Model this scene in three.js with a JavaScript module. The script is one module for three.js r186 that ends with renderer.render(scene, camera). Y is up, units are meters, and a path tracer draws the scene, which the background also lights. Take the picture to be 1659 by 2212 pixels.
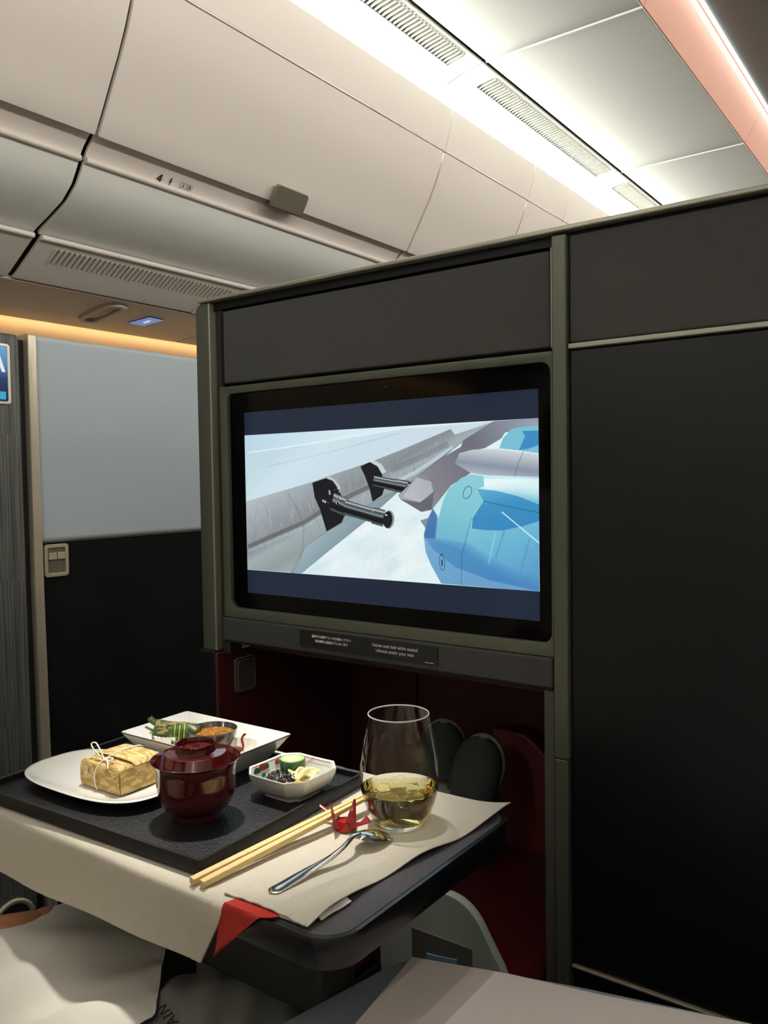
import * as THREE from 'three';
import { RoundedBoxGeometry } from 'three/addons/geometries/RoundedBoxGeometry.js';
import { ConvexGeometry } from 'three/addons/geometries/ConvexGeometry.js';
import { TextGeometry } from 'three/addons/geometries/TextGeometry.js';
import { FontLoader } from 'three/addons/loaders/FontLoader.js';
import { mergeGeometries, toCreasedNormals } from 'three/addons/utils/BufferGeometryUtils.js';
import { RectAreaLightUniformsLib } from 'three/addons/lights/RectAreaLightUniformsLib.js';

// ---------------------------------------------------------------- camera, light, exposure
const scene = new THREE.Scene();
scene.background = new THREE.Color(0x000000);
const EYE = new THREE.Vector3(0, 1.10, 0.975);
const camera = new THREE.PerspectiveCamera(63.547, 1659 / 2212, 0.01, 40);
camera.position.copy(EYE);
camera.up.set(-0.01251835, 0.99901744, -0.04251418);
camera.lookAt(EYE.x - 0.58824361, EYE.y - 0.04173955, EYE.z - 0.80760588);
const renderer = new THREE.WebGLRenderer({ antialias: true });
renderer.toneMapping = THREE.LinearToneMapping;
renderer.toneMappingExposure = 1.35;
renderer.shadowMap.enabled = true;
RectAreaLightUniformsLib.init();

const COVE = 325, COVE_WARM = 7, READING = 9.5, PINK = 0.33, CENTRE_STRIP = 19;
const CENTRE = -0.2;                                  // cabin centre line, x

// a tube light: RectAreaLight with its glowing strip just behind it
function areaLight(color, intensity, w, h, from, to) {
  const l = new THREE.RectAreaLight(color, intensity, w, h);
  l.position.set(...from); l.lookAt(...to); scene.add(l);
  return l;
}

// ---------------------------------------------------------------- helpers
let seed = 7;
const rnd = () => { seed = (seed * 1664525 + 1013904223) >>> 0; return seed / 4294967296; };
const used = {};
const numbered = (n) => { if (used[n] === undefined) { used[n] = 0; return n; } used[n]++; return n + '_' + String(used[n]).padStart(3, '0'); };
function hash2(x, y, s) { let h = (x * 374761393 + y * 668265263 + s * 1442695041) | 0; h = Math.imul(h ^ (h >>> 13), 1274126177); return ((h ^ (h >>> 16)) >>> 0) / 4294967296; }
function vnoise(x, y, per, s = 1) {
  const xi = Math.floor(x), yi = Math.floor(y), fx = x - xi, fy = y - yi, u = fx * fx * (3 - 2 * fx), v = fy * fy * (3 - 2 * fy);
  const w = (a) => ((a % per) + per) % per;
  const a = hash2(w(xi), w(yi), s), b = hash2(w(xi + 1), w(yi), s), c = hash2(w(xi), w(yi + 1), s), d = hash2(w(xi + 1), w(yi + 1), s);
  return a + (b - a) * u + (c - a) * v + (a - b - c + d) * u * v;
}
function fbm(x, y, per, o = 4, s = 1) { let t = 0, a = 0.5, n = 0; for (let i = 0; i < o; i++) { t += a * vnoise(x, y, per, s + i); n += a; x *= 2; y *= 2; per *= 2; a *= 0.5; } return t / n; }
function dataTex(n, fn, srgb, size) {                 // fn(u,v) -> [r,g,b] 0..1 ; size = metres per repeat
  const d = new Uint8Array(n * n * 4);
  for (let j = 0; j < n; j++) for (let i = 0; i < n; i++) {
    const c = fn(i / n, j / n, i, j), k = (j * n + i) * 4;
    d[k] = Math.max(0, Math.min(255, c[0] * 255)); d[k + 1] = Math.max(0, Math.min(255, c[1] * 255)); d[k + 2] = Math.max(0, Math.min(255, c[2] * 255)); d[k + 3] = 255;
  }
  const t = new THREE.DataTexture(d, n, n); t.wrapS = t.wrapT = THREE.RepeatWrapping; t.magFilter = THREE.LinearFilter; t.minFilter = THREE.LinearMipmapLinearFilter; t.generateMipmaps = true;
  if (srgb) t.colorSpace = THREE.SRGBColorSpace;
  t.repeat.set(1 / size, 1 / size); t.needsUpdate = true;
  return t;
}
function canvasTex(w, h, draw) {
  const c = document.createElement('canvas'); c.width = w; c.height = h; draw(c.getContext('2d'), w, h);
  const t = new THREE.CanvasTexture(c); t.colorSpace = THREE.SRGBColorSpace; t.magFilter = THREE.LinearFilter; return t;
}
const M = (color, roughness = 0.6, extra = {}) => new THREE.MeshStandardMaterial({ color, roughness, side: THREE.DoubleSide, ...extra });
const P = (color, roughness, extra = {}) => new THREE.MeshPhysicalMaterial({ color, roughness, side: THREE.DoubleSide, ...extra });

function creased(g, a) { g.scale(1000, 1000, 1000); const h = toCreasedNormals(g, a); h.scale(0.001, 0.001, 0.001); return h; }   // the helper matches vertices on a 1 cm grid, so work in millimetres
function boxUV(g) {                                   // uv in metres from the dominant axis of the normal
  if (g.index) g = g.toNonIndexed();
  if (!g.attributes.normal) g.computeVertexNormals();
  const p = g.attributes.position, n = g.attributes.normal, uv = new Float32Array(p.count * 2);
  for (let i = 0; i < p.count; i += 3) {
    let nx = 0, ny = 0, nz = 0;
    for (let k = 0; k < 3; k++) { nx += Math.abs(n.getX(i + k)); ny += Math.abs(n.getY(i + k)); nz += Math.abs(n.getZ(i + k)); }
    for (let k = 0; k < 3; k++) {
      const x = p.getX(i + k), y = p.getY(i + k), z = p.getZ(i + k);
      const [u, v] = nx >= ny && nx >= nz ? [z, y] : ny >= nz ? [x, z] : [x, y];
      uv[(i + k) * 2] = u; uv[(i + k) * 2 + 1] = v;
    }
  }
  g.setAttribute('uv', new THREE.BufferAttribute(uv, 2));
  return g;
}
function add(parent, name, g, m, pos, rot) {
  const o = new THREE.Mesh(g, m);
  o.name = parent === scene ? numbered(name) : name;
  if (pos) o.position.set(...pos);
  if (rot) o.rotation.set(...rot);
  o.castShadow = o.receiveShadow = true;
  parent.add(o);
  return o;
}
function tag(o, label, category, group) { o.userData.label = label; o.userData.category = category; if (group) o.userData.group = group; return o; }
function thing(name, label, category, pos = [0, 0, 0], turn = 0, group) {
  const o = new THREE.Group(); o.name = numbered(name); o.position.set(...pos); o.rotation.y = turn; scene.add(o);
  return tag(o, label, category, group);
}
function structure(name) { const o = new THREE.Group(); o.name = name; o.userData.kind = 'structure'; scene.add(o); return o; }
// box from min/max corners, rounded
function bx(x0, x1, y0, y1, z0, z1, r = 0.002) {
  const w = Math.abs(x1 - x0), h = Math.abs(y1 - y0), d = Math.abs(z1 - z0), rr = Math.min(r, w * 0.45, h * 0.45, d * 0.45);
  const g = rr > 1e-4 ? new RoundedBoxGeometry(w, h, d, 2, rr) : new THREE.BoxGeometry(w, h, d);
  g.translate((x0 + x1) / 2, (y0 + y1) / 2, (z0 + z1) / 2);
  return boxUV(g);
}
// polyline in xy with thickness, swept along z (thickness to the left of the walking direction when t > 0)
function shellZ(pts, t, z0, z1, bevel = 0) {
  const n = pts.length, off = [];
  for (let i = 0; i < n; i++) {
    const a = pts[Math.max(0, i - 1)], b = pts[Math.min(n - 1, i + 1)], dx = b[0] - a[0], dy = b[1] - a[1], l = Math.hypot(dx, dy) || 1;
    off.push([pts[i][0] - dy / l * t, pts[i][1] + dx / l * t]);
  }
  const s = new THREE.Shape([...pts, ...off.reverse()].map((p) => new THREE.Vector2(p[0], p[1])));
  const g = new THREE.ExtrudeGeometry(s, { depth: Math.abs(z1 - z0) - 2 * bevel, bevelEnabled: bevel > 0, bevelThickness: bevel, bevelSize: bevel, bevelOffset: -bevel, bevelSegments: 2 });
  g.translate(0, 0, Math.min(z0, z1) + bevel);
  return boxUV(creased(g, 0.6));
}
function extrudeXY(pts, z0, z1, bevel = 0, holes = []) {
  const s = pts instanceof THREE.Shape ? pts : new THREE.Shape(pts.map((p) => new THREE.Vector2(p[0], p[1])));
  for (const h of holes) s.holes.push(h);
  const g = new THREE.ExtrudeGeometry(s, { depth: Math.abs(z1 - z0) - 2 * bevel, bevelEnabled: bevel > 0, bevelThickness: bevel, bevelSize: bevel, bevelOffset: -bevel, bevelSegments: 2, curveSegments: 8 });
  g.translate(0, 0, Math.min(z0, z1) + bevel);
  return boxUV(creased(g, 0.6));
}
function rrectShape(x0, x1, y0, y1, r, C = THREE.Shape) {
  const s = new C();
  s.moveTo(x0 + r, y0); s.lineTo(x1 - r, y0); s.absarc(x1 - r, y0 + r, r, -Math.PI / 2, 0); s.lineTo(x1, y1 - r); s.absarc(x1 - r, y1 - r, r, 0, Math.PI / 2);
  s.lineTo(x0 + r, y1); s.absarc(x0 + r, y1 - r, r, Math.PI / 2, Math.PI); s.lineTo(x0, y0 + r); s.absarc(x0 + r, y0 + r, r, Math.PI, Math.PI * 1.5);
  return s;
}
// rings of equal point count -> closed surface
function loft(rings, capA = true, capB = true, crease = 0.7) {
  const n = rings[0].length, pos = [], idx = [];
  rings.forEach((r) => r.forEach((p) => pos.push(...p)));
  for (let k = 0; k + 1 < rings.length; k++) for (let i = 0; i < n; i++) {
    const a = k * n + i, b = k * n + (i + 1) % n, c = a + n, d = b + n;
    idx.push(a, c, b, b, c, d);
  }
  const cap = (k, flip) => {
    const c = pos.length / 3, r = rings[k], m = [0, 0, 0];
    r.forEach((p) => { m[0] += p[0] / n; m[1] += p[1] / n; m[2] += p[2] / n; }); pos.push(...m);
    for (let i = 0; i < n; i++) { const a = k * n + i, b = k * n + (i + 1) % n; flip ? idx.push(c, b, a) : idx.push(c, a, b); }
  };
  if (capA) cap(0, false);
  if (capB) cap(rings.length - 1, true);
  const g = new THREE.BufferGeometry();
  g.setAttribute('position', new THREE.Float32BufferAttribute(pos, 3)); g.setIndex(idx);
  return boxUV(creased(g, crease));
}
function rrRing(w, d, r, y, n = 6, cx = 0, cz = 0) {
  const o = [];
  for (const [sx, sz, a0] of [[1, 1, 0], [-1, 1, 1], [-1, -1, 2], [1, -1, 3]])
    for (let i = 0; i <= n; i++) { const a = (a0 + i / n) * Math.PI / 2; o.push([cx + sx * (w / 2 - r) + Math.cos(a) * r, y, cz + sz * (d / 2 - r) + Math.sin(a) * r]); }
  return o;
}
function seRing(a, b, e, y, n = 64, cx = 0, cz = 0) {
  const o = [];
  for (let i = 0; i < n; i++) { const t = i / n * Math.PI * 2, c = Math.cos(t), s = Math.sin(t); o.push([cx + a * Math.sign(c) * Math.abs(c) ** (2 / e), y, cz + b * Math.sign(s) * Math.abs(s) ** (2 / e)]); }
  return o;
}
function lathe(pts, seg = 64, crease = 0.6) { return creased(new THREE.LatheGeometry(pts.map((p) => new THREE.Vector2(p[0], p[1])), seg), crease); }
function tube(pts, r, seg = 40, rs = 8) { return new THREE.TubeGeometry(new THREE.CatmullRomCurve3(pts.map((p) => new THREE.Vector3(...p))), seg, r, rs, false); }
// sheet(u,v) -> xyz with thickness along its normals
function sheet(fn, nu, nv, t = 0.001) {
  const pos = [], idx = [], uv = [], N = (nu + 1) * (nv + 1);
  for (let j = 0; j <= nv; j++) for (let i = 0; i <= nu; i++) { pos.push(...fn(i / nu, j / nv)); uv.push(i / nu, j / nv); }
  for (let j = 0; j < nv; j++) for (let i = 0; i < nu; i++) { const a = j * (nu + 1) + i, b = a + 1, c = a + nu + 1, d = c + 1; idx.push(a, c, b, b, c, d); }
  const g = new THREE.BufferGeometry();
  g.setAttribute('position', new THREE.Float32BufferAttribute(pos, 3)); g.setIndex(idx); g.computeVertexNormals();
  const n = g.attributes.normal, p2 = pos.slice(), i2 = idx.slice();
  for (let i = 0; i < N; i++) p2.push(pos[i * 3] - n.getX(i) * t, pos[i * 3 + 1] - n.getY(i) * t, pos[i * 3 + 2] - n.getZ(i) * t);
  for (let i = 0; i < idx.length; i += 3) i2.push(N + idx[i], N + idx[i + 2], N + idx[i + 1]);
  const edge = [];
  for (let i = 0; i < nu; i++) edge.push([i, i + 1], [nv * (nu + 1) + i + 1, nv * (nu + 1) + i]);
  for (let j = 0; j < nv; j++) edge.push([(j + 1) * (nu + 1), j * (nu + 1)], [j * (nu + 1) + nu, (j + 1) * (nu + 1) + nu]);
  for (const [a, b] of edge) i2.push(a, b, N + a, b, N + b, N + a);
  const h = new THREE.BufferGeometry();
  h.setAttribute('position', new THREE.Float32BufferAttribute(p2, 3)); h.setIndex(i2);
  return boxUV(creased(h, 1.0));
}
// naive surface nets
function nets(f, lo, hi, cell) {
  const nx = Math.ceil((hi[0] - lo[0]) / cell) + 1, ny = Math.ceil((hi[1] - lo[1]) / cell) + 1, nz = Math.ceil((hi[2] - lo[2]) / cell) + 1;
  const F = new Float32Array(nx * ny * nz), id = (i, j, k) => (k * ny + j) * nx + i;
  for (let k = 0; k < nz; k++) for (let j = 0; j < ny; j++) for (let i = 0; i < nx; i++) F[id(i, j, k)] = f(lo[0] + i * cell, lo[1] + j * cell, lo[2] + k * cell);
  const vid = new Int32Array(nx * ny * nz).fill(-1), pos = [], idx = [];
  for (let k = 0; k < nz - 1; k++) for (let j = 0; j < ny - 1; j++) for (let i = 0; i < nx - 1; i++) {
    let c = 0, sx = 0, sy = 0, sz = 0;
    const v = (a, b, d) => F[id(i + a, j + b, k + d)];
    for (const [a, b] of EDGES) {
      const fa = v(a & 1, (a >> 1) & 1, a >> 2), fb = v(b & 1, (b >> 1) & 1, b >> 2);
      if ((fa < 0) === (fb < 0)) continue;
      const t = fa / (fa - fb);
      sx += (a & 1) + t * ((b & 1) - (a & 1)); sy += ((a >> 1) & 1) + t * (((b >> 1) & 1) - ((a >> 1) & 1)); sz += (a >> 2) + t * ((b >> 2) - (a >> 2)); c++;
    }
    if (!c) continue;
    vid[id(i, j, k)] = pos.length / 3;
    pos.push(lo[0] + (i + sx / c) * cell, lo[1] + (j + sy / c) * cell, lo[2] + (k + sz / c) * cell);
  }
  const quad = (a, b, c, d, flip) => { if (a < 0 || b < 0 || c < 0 || d < 0) return; flip ? idx.push(a, c, b, a, d, c) : idx.push(a, b, c, a, c, d); };
  for (let k = 1; k < nz - 1; k++) for (let j = 1; j < ny - 1; j++) for (let i = 1; i < nx - 1; i++) {
    const s = F[id(i, j, k)] < 0;
    if (s !== F[id(i + 1, j, k)] < 0) quad(vid[id(i, j - 1, k - 1)], vid[id(i, j, k - 1)], vid[id(i, j, k)], vid[id(i, j - 1, k)], !s);
    if (s !== F[id(i, j + 1, k)] < 0) quad(vid[id(i - 1, j, k - 1)], vid[id(i - 1, j, k)], vid[id(i, j, k)], vid[id(i, j, k - 1)], !s);
    if (s !== F[id(i, j, k + 1)] < 0) quad(vid[id(i - 1, j - 1, k)], vid[id(i, j - 1, k)], vid[id(i, j, k)], vid[id(i - 1, j, k)], !s);
  }
  const g = new THREE.BufferGeometry();
  g.setAttribute('position', new THREE.Float32BufferAttribute(pos, 3)); g.setIndex(idx); g.computeVertexNormals();
  return g;
}
const EDGES = [[0, 1], [2, 3], [4, 5], [6, 7], [0, 2], [1, 3], [4, 6], [5, 7], [0, 4], [1, 5], [2, 6], [3, 7]];
const smin = (a, b, k) => { const h = Math.max(k - Math.abs(a - b), 0) / k; return Math.min(a, b) - h * h * k * 0.25; };
function capsule(x, y, z, a, b, ra, rb) {             // round cone between two joints
  const bx_ = b[0] - a[0], by = b[1] - a[1], bz = b[2] - a[2], px = x - a[0], py = y - a[1], pz = z - a[2];
  const t = Math.max(0, Math.min(1, (px * bx_ + py * by + pz * bz) / (bx_ * bx_ + by * by + bz * bz)));
  return Math.hypot(px - bx_ * t, py - by * t, pz - bz * t) - (ra + (rb - ra) * t);
}
const bones = (list, k) => (x, y, z) => { let d = 1e9; for (const b of list) d = smin(d, capsule(x, y, z, b[0], b[1], b[2], b[3]), k); return d; };

// ---------------------------------------------------------------- materials
const weaveBump = dataTex(128, (u, v, i, j) => { const a = Math.sin(i / 128 * Math.PI * 2 * 16) * 0.5 + 0.5, b = Math.sin(j / 128 * Math.PI * 2 * 16) * 0.5 + 0.5, c = ((i >> 2) + (j >> 2)) & 1 ? a : b; const n = hash2(i, j >> 1, 3) * 0.35; const h = c * 0.6 + n; return [h, h, h]; }, false, 0.02);
const weaveCol = (r, g, b, amp, size) => dataTex(256, (u, v, i, j) => { const n = (hash2(i >> 1, j, 9) - 0.5) * amp + (hash2(i, j >> 1, 5) - 0.5) * amp + (fbm(u * 8, v * 8, 8, 3, 4) - 0.5) * amp * 0.15; return [r + n, g + n, b + n]; }, true, size);
const plasticBump = dataTex(128, (u, v, i, j) => { const h = hash2(i >> 1, j >> 1, 2) * 0.6 + hash2(i, j, 8) * 0.4; return [h, h, h]; }, false, 0.06);
const brushed = dataTex(512, (u, v, i, j) => { const h = vnoise(u * 256, v * 4, 256, 6) * 0.5 + vnoise(u * 128, v * 2, 128, 4) * 0.5; const c = 0.36 + (h - 0.5) * 0.26; return [c, c * 1.01, c * 0.99]; }, true, 0.30);
const trayTex = dataTex(512, (u, v) => { const h = vnoise(u * 128, v * 64, 64, 3) * 0.5 + vnoise(u * 200, v * 100, 100, 5) * 0.5; return [h, h, h]; }, false, 0.15);
const bambooTex = dataTex(512, (u, v) => {
  const w = fbm(u * 10, v * 22, 10, 4, 21), w2 = fbm(u * 24, v * 40, 24, 3, 33), s = Math.sin((v * 60 + w * 2) * Math.PI * 2) * 0.012, k = Math.max(0, Math.min(1, (w * 0.65 + w2 * 0.35 - 0.45) * 9));
  return [0.83 - k * 0.15 + s, 0.72 - k * 0.17 + s, 0.48 - k * 0.17 + s];
}, true, 0.08);
const leafTex = dataTex(256, (u, v) => { const w = fbm(u * 8, v * 16, 8, 4, 51), k = w > 0.47 ? 1 : w > 0.40 ? (w - 0.40) / 0.07 : 0; return [0.15 + 0.42 * (1 - k), 0.25 + 0.24 * (1 - k), 0.08 + 0.18 * (1 - k)]; }, true, 0.045);
const carpetTex = dataTex(128, (u, v, i, j) => { const n = hash2(i, j, 3) * 0.06; return [0.10 + n, 0.10 + n, 0.11 + n]; }, true, 0.1);
const dotTex = dataTex(128, (u, v, i, j) => { const a = (i % 16 < 8) === (j % 16 < 8) ? 1 : 0.25; return [a, a, a]; }, false, 0.05);
const skinTex = dataTex(128, (u, v) => { const n = (fbm(u * 16, v * 16, 16, 3, 7) - 0.5) * 0.07; return [0.70 + n, 0.47 + n, 0.34 + n]; }, true, 0.08);

const mat = {
  ceiling: M(0xe9eae4, 0.55),
  bin: M(0xece1da, 0.5, { bumpMap: plasticBump, bumpScale: 0.00006 }),
  binGrey: M(0xefefea, 0.45, { bumpMap: plasticBump, bumpScale: 0.00006 }),
  psu: M(0xded7d0, 0.5),
  psuBrown: M(0xc4b3a6, 0.4),
  vane: M(0xdad3c8, 0.5),
  grille: M(0xa3a399, 0.6),
  gap: M(0x4a4742, 0.9),
  latch: M(0x8f8577, 0.35, { metalness: 0.5 }),
  cream: M(0xe2d6c2, 0.6),
  olive: M(0x585b50, 0.42, { metalness: 0.35 }),
  oliveLight: M(0x9a998a, 0.35, { metalness: 0.4 }),
  fabric: M(0xffffff, 0.85, { map: weaveCol(0.275, 0.272, 0.265, 0.07, 0.06), bumpMap: weaveBump, bumpScale: 0.0004 }),
  shelfFabric: M(0xffffff, 0.75, { map: weaveCol(0.25, 0.248, 0.242, 0.07, 0.06), bumpMap: weaveBump, bumpScale: 0.0004 }),
  blackPanel: P(0x0c0c0e, 0.5, { specularIntensity: 0.5 }),
  blackMatte: M(0x0a0a0b, 0.7),
  darkSeat: P(0x08090b, 0.7, { specularIntensity: 0.25, bumpMap: dotTex, bumpScale: 0.0003 }),
  burgundy: P(0x4a1c1e, 0.45, { bumpMap: plasticBump, bumpScale: 0.0001 }),
  leather: P(0x450c11, 0.38, { bumpMap: plasticBump, bumpScale: 0.0002 }),
  glassBlack: P(0x020203, 0.08, { specularIntensity: 0.35 }),
  greyShell: M(0xabb6bf, 0.5, { bumpMap: plasticBump, bumpScale: 0.0001 }),
  champagne: M(0xb9b19f, 0.35, { metalness: 0.55 }),
  brushed: M(0xffffff, 0.5, { map: brushed, metalness: 0.35 }),
  metalPlate: M(0x8d8b84, 0.4, { metalness: 0.6 }),
  linen: M(0xffffff, 0.92, { map: weaveCol(0.775, 0.748, 0.685, 0.09, 0.05), bumpMap: weaveBump, bumpScale: 0.0002 }),
  redCloth: M(0xffffff, 0.9, { map: weaveCol(0.70, 0.17, 0.13, 0.07, 0.05) }),
  tray: M(0x101114, 0.42, { bumpMap: trayTex, bumpScale: 0.0006 }),
  trayEdge: M(0x0f1012, 0.5, { bumpMap: trayTex, bumpScale: 0.0003 }),
  tableTop: M(0x4b484b, 0.55, { bumpMap: trayTex, bumpScale: 0.0003 }),
  tableEdge: P(0x0e1012, 0.3, { metalness: 0.2, clearcoat: 0.3 }),
  porcelain: P(0xdfded7, 0.18, { clearcoat: 0.5, clearcoatRoughness: 0.1 }),
  lacquer: P(0x470807, 0.16, { clearcoat: 0.8, clearcoatRoughness: 0.06 }),
  chrome: M(0xd9d9d6, 0.12, { metalness: 1 }),
  wood: M(0xffffff, 0.55, { map: dataTex(128, (u, v) => { const n = (vnoise(u * 64, v * 4, 64, 3) - 0.5) * 0.10; return [0.87 + n, 0.76 + n, 0.52 + n]; }, true, 0.03) }),
  craneRed: P(0xa01416, 0.32, { clearcoat: 0.3 }),
  bamboo: M(0xffffff, 0.75, { map: bambooTex }),
  string: M(0xf1ead8, 0.8),
  leafWrap: M(0xffffff, 0.5, { map: leafTex }),
  paper: M(0xf2efe6, 0.6, { side: THREE.DoubleSide }),
  glazeDark: P(0x3b322e, 0.2, { clearcoat: 0.6 }),
  trouser: M(0xffffff, 0.95, { map: weaveCol(0.52, 0.52, 0.49, 0.09, 0.07) }),
  shirt: M(0xe8e3d8, 0.9),
  lapCloth: M(0xffffff, 0.92, { map: weaveCol(0.82, 0.80, 0.76, 0.03, 0.05) }),
  skin: M(0xffffff, 0.55, { map: skinTex }),
  hair: M(0x15100d, 0.5),
};

// ---------------------------------------------------------------- cabin shell
const Z0 = -8, Z1 = 3.2;
const floor = structure('floor');
add(floor, 'carpet', bx(-2.75, 2.35, -0.04, 0, Z0, Z1, 0), M(0xffffff, 0.95, { map: carpetTex }));
const wallFront = structure('wall_front'); add(wallFront, 'bulkhead', bx(-2.75, 2.35, 0, 2.6, Z0 - 0.06, Z0, 0), mat.cream);
const wallBack = structure('wall_back'); add(wallBack, 'bulkhead', bx(-2.75, 2.35, 0, 2.6, Z1, Z1 + 0.06, 0), mat.binGrey);

const wallLeft = structure('wall_left');
const sidewall = [[-2.325, 1.62], [-2.345, 1.50], [-2.40, 1.25], [-2.45, 1.0], [-2.48, 0.7], [-2.48, 0.35], [-2.43, 0]];
add(wallLeft, 'side_panel', shellZ(sidewall, -0.04, Z0, Z1), mat.cream);
const backing = [[-1.435, 2.15], [-1.47, 2.07], [-1.525, 1.972], [-1.60, 1.90], [-1.68, 1.85], [-1.74, 1.775], [-1.85, 1.725], [-1.99, 1.64], [-2.32, 1.60]];
add(wallLeft, 'bin_backing', shellZ(backing.map(([x, y]) => [x - 0.022, y + 0.022]), -0.02, Z0, Z1), mat.gap);

const ceiling = structure('ceiling');
const joints = [3.2, 2.17, 1.02, -0.13, -1.28, -2.43, -3.58, -4.73, -5.88, -8];
const cove = [[-1.248, 2.349], [-1.317, 2.339], [-1.365, 2.324], [-1.41, 2.305], [-1.46, 2.292], [-1.505, 2.275], [-1.53, 2.245], [-1.54, 2.20], [-1.54, 2.14]];
const vents = [[-0.20, -1.207, 'air vent in the light cove nearest the camera'], [-1.38, -2.386, 'long air vent in the middle of the light cove'], [-2.556, -3.48, 'partly hidden air vent at the far end of the light cove']];
const mx = (pts) => pts.map(([x, y]) => [2 * CENTRE - x, y]);
for (let i = 0; i + 1 < joints.length; i++) {
  const a = joints[i] - 0.003, b = joints[i + 1] + 0.003;
  add(ceiling, 'ceiling_panel', bx(-1.236, -0.760, 2.35, 2.366, b, a, 0.005), mat.ceiling);
  add(ceiling, 'ceiling_panel', bx(2 * CENTRE + 0.760, 2 * CENTRE + 1.236, 2.35, 2.366, b, a, 0.005), mat.ceiling);
  const vent = vents.find(([za]) => za < a && za > b);
  if (!vent) add(ceiling, 'cove_panel', shellZ(cove, -0.008, b, a, 0.002), mat.ceiling);
  else {                                              // panel with a long opening for the air vent
    const slit = [[-1.2635, 2.3467], [-1.317, 2.339], [-1.3265, 2.3365]];
    add(ceiling, 'cove_panel', mergeGeometries([shellZ([cove[0], slit[0]], -0.008, b, a), shellZ([slit[2], ...cove.slice(2)], -0.008, b, a), shellZ(slit, -0.008, vent[0], a), shellZ(slit, -0.008, b, vent[1])]), mat.ceiling);
  }
  add(ceiling, 'cove_panel', shellZ(mx(cove), 0.008, b, a, 0.002), mat.ceiling);
}
for (const z of joints.slice(1, -1)) for (const sx of [-0.998, 2 * CENTRE + 0.998]) { const r = new THREE.CylinderGeometry(0.0045, 0.0045, 0.474, 10); r.rotateZ(Math.PI / 2); add(ceiling, 'joint_strip', r, mat.ceiling, [sx, 2.3505, z]); }
add(ceiling, 'groove_channel', bx(-1.26, -1.222, 2.372, 2.38, Z0, Z1, 0), M(0x6f6f66, 0.8));
add(ceiling, 'groove_channel', bx(2 * CENTRE + 1.222, 2 * CENTRE + 1.26, 2.372, 2.38, Z0, Z1, 0), M(0x6f6f66, 0.8));
add(ceiling, 'centre_ceiling', shellZ([[-0.686, 2.474], [-0.55, 2.50], [-0.2, 2.515], [0.15, 2.50], [0.286, 2.474]], 0.02, Z0, Z1), M(0xb4bebe, 0.5));
add(ceiling, 'roof_lining', bx(-2.6, 2.2, 2.56, 2.6, Z0, Z1, 0), mat.gap);

// right half of the cabin, out of frame: bins and side wall mirrored
const wallRight = structure('wall_right');
add(wallRight, 'side_panel', shellZ(mx(sidewall), 0.04, Z0, Z1), mat.cream);
add(wallRight, 'bin_face', shellZ(mx([[-1.41, 2.285], [-1.445, 2.163], [-1.484, 2.063], [-1.541, 1.961], [-1.599, 1.866], [-1.656, 1.826], [-1.729, 1.743], [-1.852, 1.70], [-1.974, 1.611], [-2.33, 1.58]]), 0.02, Z0, Z1), mat.bin);

// cove light strips, hidden behind the top edge of the bins
for (const side of [1, -1]) {
  const fx = (d) => CENTRE + side * (d - CENTRE);
  const t = thing('cove_light', side > 0 ? 'white light strip hidden above the overhead bins' : 'white light strip above the bins across the cabin', 'light strip');
  const strip = new THREE.MeshStandardMaterial({ color: 0xffffff, emissive: 0xfffff0, emissiveIntensity: 9, roughness: 0.6 });
  add(t, 'diffuser', bx(fx(-1.431), fx(-1.436), 2.284, 2.297, Z0 + 0.2, Z1 - 0.2, 0), strip);
  add(t, 'channel', bx(fx(-1.437), fx(-1.446), 2.262, 2.298, Z0 + 0.1, Z1 - 0.1, 0), mat.ceiling);
  add(t, 'shelf', bx(fx(-1.471), fx(-1.545), 2.150, 2.160, Z0 + 0.1, Z1 - 0.1, 0), mat.ceiling);
  add(t, 'baffle', bx(fx(-1.463), fx(-1.470), 2.146, 2.262, Z0 + 0.1, Z1 - 0.1, 0), mat.gap);
  areaLight(0xfdfff6, COVE, Z1 - Z0 - 0.4, 0.012, [fx(-1.428), 2.2905, (Z0 + Z1) / 2], [fx(-1.428) + side, 2.2905 - 1.0, (Z0 + Z1) / 2]);
}

// pink mood light panels stepping up to the centre ceiling
for (const side of [1, -1]) {
  const pts = [[-0.757, 2.352], [-0.728, 2.405], [-0.690, 2.470]];
  const t = thing('mood_light_panel', side > 0 ? 'salmon pink glowing panel stepping up beside the ceiling panels' : 'salmon pink glowing panel on the far side of the ceiling', 'mood light');
  const m = new THREE.MeshStandardMaterial({ color: 0xc49a8a, roughness: 0.6, emissive: 0xff9a78, emissiveIntensity: PINK * 0.42 });
  for (let i = 0; i + 1 < joints.length; i++) add(t, 'light_panel', shellZ(side > 0 ? pts : mx(pts), side > 0 ? 0.01 : -0.01, joints[i + 1] + 0.002, joints[i] - 0.002), m);
  const p = side > 0 ? -0.715 : 2 * CENTRE + 0.715;
  areaLight(0xff9a78, PINK * 0.15, Z1 - Z0 - 0.4, 0.12, [p + side * 0.006, 2.41, (Z0 + Z1) / 2], [p + side * 1.0, 1.85, (Z0 + Z1) / 2]);
  const w = thing('ceiling_light_line', side > 0 ? 'thin white light line along the pink ceiling panel' : 'thin white light line on the far side of the ceiling', 'light strip');
  add(w, 'diffuser', bx(p + side * 0.026, p + side * 0.034, 2.466, 2.474, Z0 + 0.1, Z1 - 0.1, 0), new THREE.MeshStandardMaterial({ color: 0xffffff, emissive: 0xfffdf6, emissiveIntensity: 1.6 }));
  areaLight(0xfffefa, CENTRE_STRIP, Z1 - Z0 - 0.4, 0.012, [p + side * 0.031, 2.463, (Z0 + Z1) / 2], [p - side * 0.17, 1.463, (Z0 + Z1) / 2]);
}

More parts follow.
